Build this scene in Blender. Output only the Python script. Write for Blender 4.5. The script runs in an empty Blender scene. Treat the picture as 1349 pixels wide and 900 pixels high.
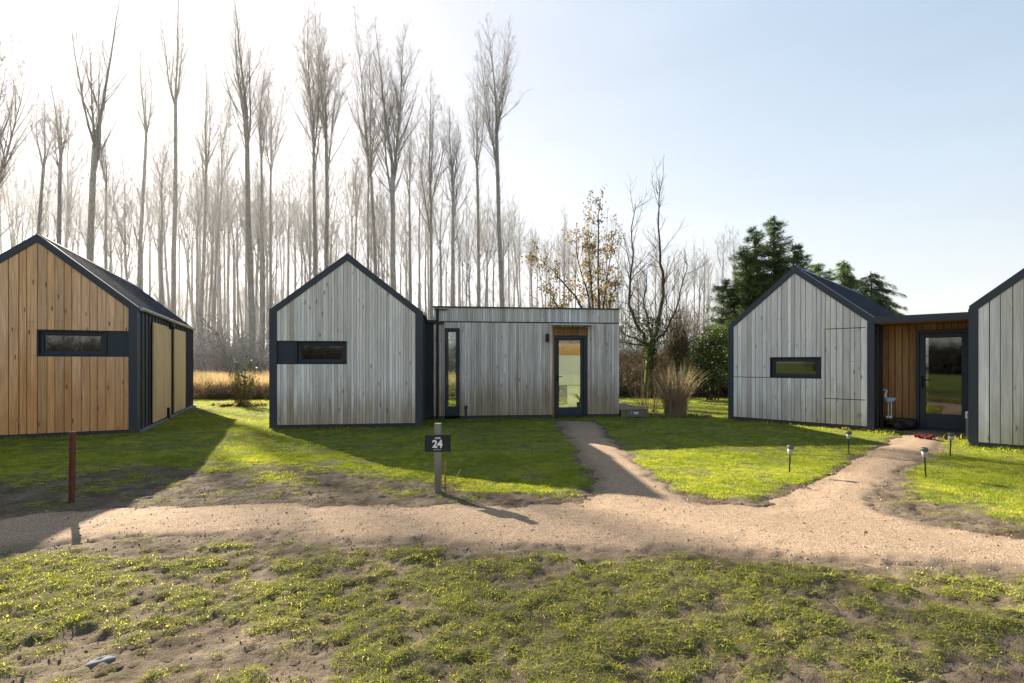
import bpy, math, random
import numpy as np
from mathutils import Vector, Matrix

scene = bpy.context.scene
COL = scene.collection
rad = math.radians
F, HZ, EYE, CX = 676.0, 477.5, 1.5, 674.5      # focal length, horizon row, eye height of the survey

def gp(px, py):                                  # survey: ground point seen at a pixel of the photograph
    y = F * EYE / (py - HZ)
    return ((px - CX) * y / F, y)

# ------------------------------------------------------------------ mesh helpers
class MB:
    def __init__(s):
        s.v = []; s.f = []; s.t = []
    def face(s, idx, tint=(.5, .5, .5, 1)):
        s.f.append(idx); s.t.append(tint)
    def quad(s, a, b, c, d, tint=(.5, .5, .5, 1)):
        n = len(s.v); s.v += [a, b, c, d]; s.face((n, n+1, n+2, n+3), tint)
    def tri(s, a, b, c, tint=(.5, .5, .5, 1)):
        n = len(s.v); s.v += [a, b, c]; s.face((n, n+1, n+2), tint)
    def box(s, x0, x1, y0, y1, z0, z1, tint=(.5, .5, .5, 1), m=None):
        p = [(x0,y0,z0),(x1,y0,z0),(x1,y1,z0),(x0,y1,z0),(x0,y0,z1),(x1,y0,z1),(x1,y1,z1),(x0,y1,z1)]
        if m is not None: p = [tuple(m @ Vector(q)) for q in p]
        n = len(s.v); s.v += p
        for q in ((0,3,2,1),(4,5,6,7),(0,1,5,4),(1,2,6,5),(2,3,7,6),(3,0,4,7)):
            s.face(tuple(n+i for i in q), tint)
    def prism(s, poly, y0, y1, tint=(.5, .5, .5, 1)):    # poly: (x,z) counter-clockwise seen from -y
        n = len(s.v); k = len(poly)
        s.v += [(x, y0, z) for x, z in poly] + [(x, y1, z) for x, z in poly]
        s.face(tuple(range(n, n+k)), tint); s.face(tuple(range(n+2*k-1, n+k-1, -1)), tint)
        for i in range(k):
            j = (i+1) % k
            s.face((n+i, n+k+i, n+k+j, n+j), tint)
    def tube(s, pts, rr, sides=6, cap=True, tint=(.5, .5, .5, 1)):
        n0 = len(s.v); P = [Vector(p) for p in pts]; m = len(P)
        d = (P[1]-P[0]).normalized()
        a = d.orthogonal().normalized()
        cs = [(math.cos(2*math.pi*k/sides), math.sin(2*math.pi*k/sides)) for k in range(sides)]
        for i in range(m):
            if i == 0: d = (P[1]-P[0])
            elif i == m-1: d = (P[i]-P[i-1])
            else: d = (P[i+1]-P[i-1])
            if d.length < 1e-9: d = Vector((0,0,1))
            d = d.normalized(); a = (a - d*a.dot(d))
            a = a.normalized() if a.length > 1e-6 else d.orthogonal().normalized()
            b = d.cross(a); r = rr[i]; p = P[i]
            for c, q in cs:
                s.v.append((p.x+(a.x*c+b.x*q)*r, p.y+(a.y*c+b.y*q)*r, p.z+(a.z*c+b.z*q)*r))
        for i in range(m-1):
            o = n0+i*sides
            for k in range(sides):
                k2 = (k+1) % sides
                s.face((o+k, o+k2, o+sides+k2, o+sides+k), tint)
        if cap:
            s.face(tuple(n0+sides-1-k for k in range(sides)), tint)
            s.face(tuple(n0+(m-1)*sides+k for k in range(sides)), tint)
    def lathe(s, prof, sides=16, c=(0,0,0), tint=(.5,.5,.5,1)):  # prof (r,z)
        s.tube([(c[0], c[1], c[2]+z) for r, z in prof], [max(r, 1e-4) for r, z in prof], sides, True, tint)
    def build(s, name, mat=None, parent=None, smooth=False, link=True):
        me = bpy.data.meshes.new(name)
        me.from_pydata(s.v, [], s.f); me.update()
        if s.f:
            at = me.attributes.new('tint', 'FLOAT_COLOR', 'FACE')
            at.data.foreach_set('color', np.array(s.t, dtype=np.float32).ravel())
        if smooth: me.polygons.foreach_set('use_smooth', np.ones(len(me.polygons), dtype=bool))
        if mat: me.materials.append(mat)
        o = bpy.data.objects.new(name, me)
        if link: COL.objects.link(o)
        if parent: o.parent = parent
        return o

def bevel(o, w=.006, seg=2):
    m = o.modifiers.new('edge', 'BEVEL'); m.width = w; m.segments = seg; m.limit_method = 'ANGLE'
    return o
def tag(o, label=None, cat=None, group=None, kind=None):
    if label: o['label'] = label
    if cat: o['category'] = cat
    if group: o['group'] = group
    if kind: o['kind'] = kind
    return o
def empty(name, loc=(0,0,0), rz=0):
    o = bpy.data.objects.new(name, None); COL.objects.link(o)
    o.location = loc; o.rotation_euler = (0, 0, rz); o.empty_display_size = .2
    return o
def copy_tree(o, parent=None):
    c = o.copy(); COL.objects.link(c)
    if parent: c.parent = parent
    for ch in o.children: copy_tree(ch, c)
    return c

# ------------------------------------------------------------------ materials
class NT:
    def __init__(s, name):
        s.m = bpy.data.materials.new(name); s.m.use_nodes = True
        s.t = s.m.node_tree; s.t.nodes.clear()
        s.out = s.n('ShaderNodeOutputMaterial')
    def n(s, typ, **kw):
        o = s.t.nodes.new(typ)
        for k, v in kw.items():
            if k.startswith('i_'):
                key = k[2:]; key = int(key) if key.isdigit() else key.replace('_', ' ')
                s.set(o.inputs[key], v)
            else: setattr(o, k, v)
        return o
    def set(s, sock, v):
        if hasattr(v, 'is_output') or isinstance(v, bpy.types.NodeSocket): s.t.links.new(v, sock)
        elif isinstance(v, bpy.types.Node): s.t.links.new(v.outputs[0], sock)
        else:
            if sock.type == 'RGBA' and len(v) == 3: v = (*v, 1)
            sock.default_value = v
    def noise(s, vec, scale, detail=3, rough=.55, dist=0):
        return s.n('ShaderNodeTexNoise', i_Vector=vec, i_Scale=scale, i_Detail=detail, i_Roughness=rough, i_Distortion=dist).outputs[0]
    def math(s, op, a, b=0.0, clamp=False):
        return s.n('ShaderNodeMath', operation=op, use_clamp=clamp, i_0=a, i_1=b).outputs[0]
    def ramp(s, fac, stops, interp='LINEAR'):
        o = s.n('ShaderNodeValToRGB'); o.color_ramp.interpolation = interp
        e = o.color_ramp.elements
        while len(e) < len(stops): e.new(.5)
        for i, (p, c) in enumerate(stops):
            e[i].position = p; e[i].color = (*c, 1) if len(c) == 3 else c
        s.set(o.inputs[0], fac); return o.outputs[0]
    def step(s, v, a, b):
        o = s.n('ShaderNodeMapRange', interpolation_type='SMOOTHSTEP', i_Value=v, i_1=a, i_2=b); return o.outputs[0]
    def mix(s, fac, a, b, mode='MIX'):
        o = s.n('ShaderNodeMix', data_type='RGBA', blend_type=mode)
        s.set(o.inputs[0], fac); s.set(o.inputs[6], a); s.set(o.inputs[7], b); return o.outputs[2]
    def vmul(s, vec, v):
        return s.n('ShaderNodeVectorMath', operation='MULTIPLY', i_0=vec, i_1=v).outputs[0]
    def vadd(s, vec, v):
        return s.n('ShaderNodeVectorMath', operation='ADD', i_0=vec, i_1=v).outputs[0]
    def obj(s): return s.n('ShaderNodeTexCoord').outputs['Object']
    def pos(s): return s.n('ShaderNodeNewGeometry').outputs['Position']
    def rnd(s): return s.n('ShaderNodeObjectInfo').outputs['Random']
    def attr(s, name): return s.n('ShaderNodeAttribute', attribute_name=name)
    def bump(s, h, strength=.3, dist=.01):
        return s.n('ShaderNodeBump', i_Strength=strength, i_Distance=dist, i_Height=h).outputs[0]
    def pbr(s, col, rough=.7, spec=.3, normal=None, metal=0.0):
        b = s.n('ShaderNodeBsdfPrincipled')
        s.set(b.inputs['Base Color'], col); s.set(b.inputs['Roughness'], rough)
        s.set(b.inputs['Specular IOR Level'], spec); s.set(b.inputs['Metallic'], metal)
        if normal is not None: s.set(b.inputs['Normal'], normal)
        return b.outputs[0]
    def done(s, sh): s.t.links.new(sh, s.out.inputs[0]); return s.m

def mat_wood(name, lo, hi, warm, warm_low, low_z=1.2, bright=1.0, kn=.45, kw=.75):
    """vertical boards: grain, knots, board-to-board change, weathering that warms towards the foot"""
    t = NT(name); co = t.obj(); at = t.attr('tint'); c = t.n('ShaderNodeSeparateColor', i_0=at.outputs[0])
    r, g, b = c.outputs[0], c.outputs[1], c.outputs[2]
    off = t.n('ShaderNodeCombineXYZ', i_0=t.math('MULTIPLY', g, 37.0), i_1=t.math('MULTIPLY', b, 11.0), i_2=t.math('MULTIPLY', g, 53.0)).outputs[0]
    p = t.vadd(co, off)
    fine = t.noise(t.vmul(p, (90, 90, 2.2)), 1.0, 4, .6)
    mid = t.noise(t.vmul(p, (26, 26, 1.1)), 1.0, 3, .6, .6)
    grain = t.math('ADD', t.math('MULTIPLY', fine, .5), t.math('MULTIPLY', mid, .5))
    blot = t.noise(t.vmul(p, (3, 3, .8)), 1.0, 3, .6)
    vor = t.n('ShaderNodeTexVoronoi', feature='F1', i_Vector=t.vmul(p, (9, 9, 2.6)), i_Scale=1.0, i_Randomness=1.0)
    gate = t.n('ShaderNodeSeparateColor', i_0=vor.outputs['Color']).outputs[0]
    knot = t.math('MULTIPLY', t.math('SUBTRACT', 1.0, t.step(vor.outputs['Distance'], .06, .20)), t.step(gate, kn, kn+.05))
    base = t.mix(t.step(grain, .32, .68), lo, hi)
    z = t.n('ShaderNodeSeparateXYZ', i_0=co).outputs[2]
    wl = t.math('MULTIPLY', t.math('SUBTRACT', 1.0, t.step(t.math('ADD', z, t.math('MULTIPLY', t.math('SUBTRACT', blot, .5), 1.6)), .1, low_z)), warm_low)
    wb = t.math('ADD', wl, t.math('MULTIPLY', t.step(b, .55, 1.0), .45), True)
    base = t.mix(wb, base, t.mix(t.step(grain, .3, .7), tuple(x*.62 for x in warm), warm))
    br = t.math('MULTIPLY', t.math('ADD', t.math('MULTIPLY', r, .36), .83), bright)
    br = t.math('MULTIPLY', br, t.math('ADD', .82, t.math('MULTIPLY', blot, .36)))
    base = t.mix(1.0, base, t.n('ShaderNodeCombineColor', i_0=br, i_1=br, i_2=br).outputs[0], 'MULTIPLY')
    base = t.mix(t.math('MULTIPLY', knot, kw), base, tuple(x*.28 for x in warm))
    return t.done(t.pbr(base, .72, .25, t.bump(grain, .35, .004)))

def mat_simple(name, col, rough=.6, spec=.3, var=.15, scale=6.0, metal=0.0, bump=0.0, bscale=80.0):
    t = NT(name); co = t.obj(); nz = t.noise(co, scale, 4, .6)
    c = t.mix(nz, tuple(x*(1-var) for x in col), tuple(min(1, x*(1+var)) for x in col))
    nm = t.bump(t.noise(co, bscale, 3), bump, .004) if bump else None
    return t.done(t.pbr(c, rough, spec, nm, metal))

def mat_clad(name, col):
    t = NT(name); co = t.obj()
    n1 = t.noise(t.vmul(co, (3, 3, .7)), 1.5, 4, .6); n2 = t.noise(co, 40, 3, .6)
    c = t.mix(n1, tuple(x*.8 for x in col), tuple(x*1.25 for x in col))
    z = t.n('ShaderNodeSeparateXYZ', i_0=co).outputs[2]
    splash = t.math('MULTIPLY', t.math('SUBTRACT', 1.0, t.step(t.math('ADD', z, t.math('MULTIPLY', n1, .25)), .1, .5)), .35)
    c = t.mix(splash, c, (.085, .072, .055))
    rough = t.math('ADD', .36, t.math('MULTIPLY', n2, .22))
    return t.done(t.pbr(c, rough, .45, t.bump(n1, .06, .02)))

def mat_glass(name, tint=(.9, .95, .95), refl=.14, blur=.01):
    t = NT(name)
    tr = t.n('ShaderNodeBsdfTransparent', i_Color=tint); gl = t.n('ShaderNodeBsdfGlossy', i_Color=(.95, .97, 1), i_Roughness=blur)
    lw = t.n('ShaderNodeLayerWeight', i_Blend=.25)
    m = t.n('ShaderNodeMixShader', i_0=t.math('ADD', t.math('MULTIPLY', lw.outputs[0], .7), refl, True), i_1=tr.outputs[0], i_2=gl.outputs[0])
    return t.done(m.outputs[0])

def mat_sheet(name, col, trans):
    t = NT(name); nz = t.noise(t.vmul(t.obj(), (12, 12, 1.5)), 1.0, 3)
    c = t.mix(nz, tuple(x*.75 for x in col), col)
    d = t.n('ShaderNodeBsdfDiffuse', i_Color=c); q = t.n('ShaderNodeBsdfTranslucent', i_Color=c)
    return t.done(t.n('ShaderNodeMixShader', i_0=trans, i_1=d.outputs[0], i_2=q.outputs[0]).outputs[0])

def mat_leaf(name, stops, trans=.4, tcol=(1.1, 1.25, .6), spec=.0, usernd=.5, rough=.6, patch=0.0):
    t = NT(name); at = t.attr('tint'); c = t.n('ShaderNodeSeparateColor', i_0=at.outputs[0])
    f = t.math('ADD', t.math('MULTIPLY', c.outputs[0], 1-usernd), t.math('MULTIPLY', t.rnd(), usernd))
    if patch:
        p = t.pos(); f = t.math('ADD', f, t.math('MULTIPLY', t.math('SUBTRACT', t.math('ADD', t.math('MULTIPLY', t.noise(p, 1.1, 3), .6), t.math('MULTIPLY', t.noise(p, 5.0, 3), .4)), .5), patch), True)
    col = t.ramp(f, stops)
    d = t.pbr(col, rough, spec)
    tc = t.mix(1.0, col, tcol, 'MULTIPLY')
    q = t.n('ShaderNodeBsdfTranslucent', i_Color=tc)
    return t.done(t.n('ShaderNodeMixShader', i_0=trans, i_1=d, i_2=q.outputs[0]).outputs[0])

def mat_bark(name, lo, hi, moss=None, mz=(0, 3)):
    t = NT(name); p = t.pos(); rn = t.rnd()
    n1 = t.noise(t.vmul(p, (9, 9, 2.5)), 1.0, 4, .65); n2 = t.noise(p, .6, 2)
    c = t.mix(t.step(n1, .3, .7), lo, hi)
    k = t.math('ADD', .75, t.math('MULTIPLY', rn, .5))
    c = t.mix(1.0, c, t.n('ShaderNodeCombineColor', i_0=k, i_1=k, i_2=k).outputs[0], 'MULTIPLY')
    if moss:
        z = t.n('ShaderNodeSeparateXYZ', i_0=p).outputs[2]
        c = t.mix(t.math('MULTIPLY', t.math('SUBTRACT', 1.0, t.step(z, mz[0], mz[1])), t.step(n2, .35, .6)), c, moss)
    return t.done(t.pbr(c, .9, .1, t.bump(n1, .5, .02)))

M = {}
M['wood_grey'] = mat_wood('weathered_larch', (.61, .55, .50), (.87, .80, .745), (.52, .39, .27), .85)
M['wood_cabin'] = mat_wood('weathered_larch_cabin', (.47, .425, .395), (.78, .725, .68), (.44, .33, .22), .95, 1.5)
M['wood_pale'] = mat_wood('silvered_larch', (.62, .58, .545), (.87, .825, .785), (.55, .47, .37), .6, 1.0)
M['wood_brown'] = mat_wood('new_larch', (.36, .205, .118), (.60, .372, .215), (.50, .235, .090), .9, 2.5, 1.5, .15, .85)
M['wood_porch'] = mat_wood('porch_larch', (.25, .13, .06), (.48, .27, .12), (.40, .19, .07), .6, 2.0)
M['ply'] = mat_wood('plywood_sheet', (.62, .42, .20), (.80, .57, .30), (.70, .45, .20), .5, 1.5)
M['deckwood'] = mat_wood('deck_boards', (.13, .10, .075), (.26, .21, .16), (.22, .16, .11), .5)
M['clad'] = mat_clad('anthracite_cladding', (.030, .037, .050))
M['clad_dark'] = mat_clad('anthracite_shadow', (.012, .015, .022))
M['roof'] = mat_clad('anthracite_roof', (.028, .040, .062))
M['frame'] = mat_simple('window_frame_paint', (.016, .020, .029), .42, .4, .2, 20)
M['frame2'] = mat_simple('infill_panel_paint', (.022, .031, .046), .5, .4, .2, 6)
M['black'] = mat_simple('black_plastic', (.012, .012, .013), .45, .4)
M['dark_gap'] = mat_simple('dark_membrane', (.006, .006, .007), .9, .1)
M['glass'] = mat_glass('window_glass', (.86, .9, .88), .10)
M['pane_dark'] = mat_glass('dim_window_glass', (.45, .47, .5), .10, .025)
M['room'] = mat_simple('room_wall', (.42, .41, .38), .9, .1)
M['room_dark'] = mat_simple('room_dim', (.10, .095, .09), .9, .1)
M['floor_in'] = mat_simple('room_floor', (.30, .22, .14), .6, .3)
M['blind_grey'] = mat_sheet('grey_blind', (.62, .62, .58), .75)
M['blind_cream'] = mat_sheet('cream_blind', (.78, .78, .63), .62)
M['blind_wood'] = mat_sheet('reed_blind', (.62, .46, .24), .7)
M['canopy'] = mat_simple('frosted_canopy', (.42, .48, .52), .25, .5, .1)
M['metal'] = mat_simple('galvanised_steel', (.38, .39, .40), .4, .5, .2, 30, .6)
M['rust'] = mat_simple('rusty_steel', (.15, .06, .04), .85, .2, .45, 25, 0, .4, 120)
M['post'] = mat_wood('sign_post_wood', (.15, .13, .11), (.30, .27, .235), (.20, .16, .12), .6, .5)
M['sign'] = mat_simple('sign_plate', (.012, .020, .020), .45, .4, .25, 12)
M['white'] = mat_simple('white_lettering', (.82, .83, .84), .6, .3, .05)
M['offwhite'] = mat_simple('white_plastic', (.62, .62, .60), .5, .4, .1)
M['bluewhite'] = mat_simple('pale_blue_paint', (.30, .42, .62), .5, .4, .2)
M['greybox'] = mat_simple('grey_pedestal', (.16, .18, .20), .5, .4, .15)
M['red'] = mat_simple('red_cloth', (.09, .010, .016), .85, .1, .5, 40)
M['bag'] = mat_simple('dark_bag', (.02, .019, .02), .6, .3, .5, 12, 0, .4, 30)
M['stone'] = mat_simple('grey_stone', (.12, .125, .14), .9, .15, .4, 9, 0, .8, 40)
M['lampglass'] = mat_simple('lamp_lens', (.40, .38, .35), .25, .5, .1)
M['lampmetal'] = mat_simple('lamp_steel', (.13, .125, .12), .35, .5, .2, 8, .5)
M['terracotta'] = mat_simple('pot_clay', (.30, .13, .06), .8, .2, .2)
M['bark'] = mat_bark('poplar_bark', (.16, .148, .132), (.33, .31, .28))
M['twig'] = mat_bark('poplar_twigs', (.17, .15, .13), (.29, .265, .235))
M['barkfar'] = mat_bark('far_bark', (.20, .187, .17), (.34, .325, .30))
M['bark_dark'] = mat_bark('dark_bark', (.045, .037, .028), (.11, .09, .065), (.06, .075, .02), (2.0, 4.5))
M['bark_shoot'] = mat_bark('willow_shoots', (.10, .075, .04), (.20, .15, .08))
M['leaf_brown'] = mat_leaf('dead_leaves', [(0, (.10, .075, .04)), (.5, (.24, .185, .095)), (1, (.40, .32, .17))], .40, (1.15, 1.05, .75), 0, .15)
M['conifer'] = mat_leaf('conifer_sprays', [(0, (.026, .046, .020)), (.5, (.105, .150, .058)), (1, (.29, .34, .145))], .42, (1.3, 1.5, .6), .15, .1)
M['laurel'] = mat_leaf('laurel_leaves', [(0, (.015, .024, .008)), (.5, (.05, .07, .02)), (1, (.17, .19, .06))], .35, (1.4, 1.6, .6), .3, .1, .4)
M['ivy'] = mat_leaf('ivy_leaves', [(0, (.02, .025, .008)), (1, (.075, .085, .025))], .35, (1.2, 1.3, .5), .3, .1)
M['straw'] = mat_leaf('dry_grass', [(0, (.16, .12, .075)), (.5, (.33, .26, .165)), (1, (.52, .43, .29))], .38, (1.1, 1.0, .75), 0, .3)
M['reed'] = mat_leaf('dry_reed', [(0, (.26, .19, .11)), (.5, (.47, .37, .24)), (1, (.64, .54, .39))], .45, (1.1, 1.0, .7), 0, .4)
M['bramble'] = mat_leaf('brown_undergrowth', [(0, (.09, .07, .045)), (.5, (.22, .17, .105)), (1, (.38, .30, .19))], .3, (1.1, 1.0, .7), 0, .5)
M['grass'] = mat_leaf('lawn_blades', [(0, (.08, .12, .018)), (.4, (.28, .31, .058)), (.75, (.45, .45, .13)), (1, (.56, .51, .27))], .58, (1.48, 1.46, .66), 0, .45, .5, .6)
M['lawn'] = mat_leaf('close_turf_blades', [(0, (.09, .145, .028)), (.4, (.22, .275, .05)), (.75, (.38, .40, .09)), (1, (.54, .48, .20))], .58, (1.6, 1.5, .6), 0, .5, .5, 1.5)
M['clod'] = mat_simple('soil_clods', (.12, .092, .066), .95, .05, .4, 5)
M['hedge_dark'] = mat_simple('reflection_hedge_dark', (.055, .048, .038), .95, .05, .5, 12)  # dark colour of the added hedge, keeps pane reflections dim

# ------------------------------------------------------------------ numpy noise for the ground
def _hash(i, j, s):
    n = (i*374761393 + j*668265263 + s*974634777) & 0xffffffff
    n = ((n ^ (n >> 13))*1274126177) & 0xffffffff
    return ((n ^ (n >> 16)) & 0xffff)/65535.0
def vnoise(x, y, s=0):
    i = np.floor(x).astype(np.int64); j = np.floor(y).astype(np.int64)
    u = x-i; v = y-j; u = u*u*u*(u*(u*6-15)+10); v = v*v*v*(v*(v*6-15)+10)
    return (_hash(i,j,s)*(1-u)+_hash(i+1,j,s)*u)*(1-v)+(_hash(i,j+1,s)*(1-u)+_hash(i+1,j+1,s)*u)*v
def fbm(x, y, s=0, o=4, g=.5):
    r = 0; a = 1; t = 0
    for k in range(o):
        r = r+a*vnoise(x*2**k+k*17.3, y*2**k+k*9.1, s+k); t += a; a *= g
    return r/t
def sstep(x, a, b):
    t = np.clip((x-a)/(b-a), 0, 1); return t*t*(3-2*t)

# ------------------------------------------------------------------ path outline (surveyed on the ground, metres)
path_px = [(-300,722),(-60,690),(0,683),(60,676),(130,670),(250,665),(420,664),(600,665),(720,665),(770,661),(787,652),(789,638),(776,613),(760,590),(747,571),(737,555),
 (785,555),(799,573),(822,594),(852,621),(880,644),(906,659),(945,665),(1000,665),(1030,659),(1065,641),(1110,614),(1150,594),(1180,578),(1196,571),
 (1250,571),(1236,584),(1213,603),(1183,628),(1153,650),(1146,661),(1163,675),(1215,689),(1280,700),(1349,711),(1420,724),(1800,800),
 (1800,890),(1420,768),(1349,753),(1250,745),(1150,738),(1000,728),(830,722),(700,718),(550,713),(400,707),(200,706),(100,712),(0,728),(-60,745),(-300,810)]
PATH = np.array([gp(*p) for p in path_px])
def path_sd(x, y):
    """signed distance to the path outline, positive inside"""
    d2 = np.full(x.shape, 1e9); ins = np.zeros(x.shape, bool)
    n = len(PATH)
    for i in range(n):
        ax, ay = PATH[i]; bx, by = PATH[(i+1) % n]
        ex, ey = bx-ax, by-ay; wx, wy = x-ax, y-ay
        t = np.clip((wx*ex+wy*ey)/(ex*ex+ey*ey), 0, 1)
        d2 = np.minimum(d2, (wx-ex*t)**2+(wy-ey*t)**2)
        c = ((ay > y) != (by > y))
        with np.errstate(divide='ignore', invalid='ignore'):
            ins ^= c & (x < ex*(y-ay)/(ey if ey else 1e-9)+ax)
    return np.where(ins, 1, -1)*np.sqrt(d2)

def fields(x, y):
    sd = path_sd(x, y)
    sdn = sd+.14*(fbm(x*3.0, y*3.0, 5, 3)-.5)*2+.05*(fbm(x*14, y*14, 6, 2)-.5)*2
    yc = np.interp(x, [-6, -5, -3, 0, 2, 4, 5.5], [3.6, 4.4, 4.85, 4.65, 4.5, 4.2, 3.5])
    fg = y < yc
    dp = -sdn
    # beyond the path: a bare worn strip, then close turf
    width = np.interp(x, [-7, -4, -2.3, -.5, 1.3, 2.5, 4.5, 6.5], [2.0, 1.9, 1.5, .75, .55, .30, .55, .75])
    width = width*np.where(x > -.6, np.interp(y, [5.3, 6.3], [1, .22]), 1)
    patch = fbm(x*2.2, y*3.2, 11, 4); patch2 = fbm(x*7.0, y*9.0, 12, 3)
    gb = sstep(dp/width+(patch-.5)*2.2+(patch2-.5)*.8, .45, 1.25)
    gb = np.maximum(gb, .55*sstep(patch2*.6+patch*.4, .50, .60)*sstep(dp, .05, .3))
    # in front of the path: worn winter turf in patches
    big = fbm(x*.7+3, y*.9, 21, 3); cl = fbm(x*3.0, y*5.0, 22, 4); cl2 = fbm(x*10.0, y*14.0, 23, 3); cl3 = fbm(x*26, y*32, 24, 2)
    bias = np.interp(y, [2.2, 2.6, 3.0, 3.5, 4.0, 4.6], [.50, .53, .56, .55, .50, .44])
    bias = bias-.05*sstep(x, .6, 2.2)*sstep(3.6-y, 0, 1)-.14*np.exp(-(((x+1.75)/.55)**2+((y-2.55)/.28)**2))
    gf = sstep(cl*.34+cl2*.34+cl3*.16+big*.16+bias-.5, .44, .58)*.9+.10*sstep(cl2, .4, .6)
    gf = gf*sstep(dp, .05, .35)
    gb = gb*(.55+.45*sstep(fbm(x*4.0, y*4.5, 63, 3), .36, .50))
    g = np.where(fg, gf, gb)
    g = np.where(y > 19.5, g*sstep(22.5-y+(patch-.5)*3, 0, 1.5), g)
    lawn = np.where(fg, 0, sstep(dp/width, .8, 1.6))
    g = np.where(sdn > -.02, 0, g)
    rough = (1-.75*lawn)
    z = .05*(fbm(x*.8, y*.9, 31, 3)-.5) + rough*(.035*(fbm(x*3.0, y*5.0, 22, 4)-.5)+.026*(fbm(x*10.0, y*14.0, 23, 3)-.5)) + .034*rough*(fbm(x*30, y*36, 35, 2)-.5)
    z = z*(.45+.55*sstep(dp, .0, .35))+.012*g*rough
    z = z-.007*np.exp(-((dp-.10)/.10)**2)*np.where(sd > 0, 0, 1)*(.4+1.2*patch)
    far = sstep(np.hypot(x, y), 16, 24)
    z = z*(1-.8*far)
    near_house = sstep(y, 8.5, 10.5)
    z = z*(1-.6*near_house)
    flat = sstep(sdn, -.12, .14)
    zg = z*(1-flat)-.055*flat
    zp = .006+.016*sstep(sdn, .0, .45)+.010*(fbm(x*5, y*5, 41, 3)-.5)+.008*(fbm(x*45, y*45, 42, 2)-.5)-.045*(1-sstep(sdn, -.13, .10))
    return dict(sd=sd, sdn=sdn, g=g, lawn=lawn, fg=fg, zg=zg, zp=zp)

def axis(fine, far_lo, far_hi):
    out = [fine[0][0]]
    for a, b, st in fine:
        n = max(1, round((b-a)/st)); out += [a+(b-a)*k/n for k in range(1, n+1)]
    st = fine[-1][2]
    while out[-1] < far_hi:
        st *= 1.22; out.append(out[-1]+st)
    st = fine[0][2]; lo = [out[0]]
    while lo[-1] > far_lo:
        st *= 1.22; lo.append(lo[-1]-st)
    return np.array(lo[:0:-1]+out)

xs = axis([(-15, -6.5, .075), (-6.5, 6.5, .03), (6.5, 13, .075)], -900, 900)
ys = axis([(1.6, 7.2, .025), (7.2, 14, .06), (14, 24, .14)], -900, 1400)
GX, GY = np.meshgrid(xs, ys)
FL = fields(GX, GY)
def grid_mesh(name, X, Y, Z, keep, attrs):
    ny, nx = X.shape
    idx = np.arange(ny*nx).reshape(ny, nx)
    quads = np.stack([idx[:-1,:-1], idx[:-1,1:], idx[1:,1:], idx[1:,:-1]], -1).reshape(-1, 4)
    if keep is not None:
        k = (keep[:-1,:-1] | keep[:-1,1:] | keep[1:,1:] | keep[1:,:-1]).ravel(); quads = quads[k]
    used, inv = np.unique(quads.ravel(), return_inverse=True)
    co = np.stack([X.ravel(), Y.ravel(), Z.ravel()], -1)[used]; quads = inv.reshape(-1, 4)
    me = bpy.data.meshes.new(name)
    me.vertices.add(len(co)); me.vertices.foreach_set('co', co.astype(np.float32).ravel())
    me.loops.add(quads.size); me.loops.foreach_set('vertex_index', quads.astype(np.int32).ravel())
    me.polygons.add(len(quads)); me.polygons.foreach_set('loop_start', np.arange(0, quads.size, 4, dtype=np.int32))
    me.update(calc_edges=True)
    me.polygons.foreach_set('use_smooth', np.ones(len(quads), dtype=bool))
    for an, A in attrs.items():
        at = me.attributes.new(an, 'FLOAT', 'POINT'); at.data.foreach_set('value', A.ravel()[used].astype(np.float32))
    o = bpy.data.objects.new(name, me); COL.objects.link(o); return o

def mat_ground():
    t = NT('winter_turf_and_soil'); p = t.pos(); g = t.attr('turf').outputs['Fac']; lw = t.attr('lawn').outputs['Fac']
    n1 = t.noise(p, 3.0, 5, .6); n2 = t.noise(p, 38.0, 4, .65); n3 = t.noise(p, 150.0, 3, .6)
    soil = t.mix(t.step(n1, .3, .7), (.070, .053, .038), (.165, .130, .096))
    soil = t.mix(t.math('MULTIPLY', t.step(n2, .52, .72), .6), soil, (.045, .032, .021))
    soil = t.mix(t.math('MULTIPLY', t.step(n3, .60, .70), .5), soil, (.27, .21, .145))
    turf = t.mix(t.step(n2, .3, .7), (.035, .036, .013), (.10, .095, .038))
    far = t.mix(t.step(t.noise(p, .9, 4), .35, .65), (.07, .10, .022), (.11, .14, .03))
    turf = t.mix(lw, turf, far)
    y = t.n('ShaderNodeSeparateXYZ', i_0=p).outputs[1]
    wood = t.mix(t.step(n1, .3, .7), (.07, .055, .035), (.15, .115, .07))
    c = t.mix(t.math('ADD', t.math('MULTIPLY', g, .85), 0.0, True), soil, turf)
    c = t.mix(t.step(y, 20.0, 23.0), c, wood)
    back = t.mix(t.step(n1, .3, .7), (.06, .085, .02), (.12, .14, .035))
    c = t.mix(t.step(t.math('MULTIPLY', y, -1.0), -1.8, 1.0), c, back)
    h = t.math('ADD', t.math('MULTIPLY', n2, .7), t.math('MULTIPLY', n3, .3))
    return t.done(t.pbr(c, .95, .05, t.bump(h, .8, .02)))
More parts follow.
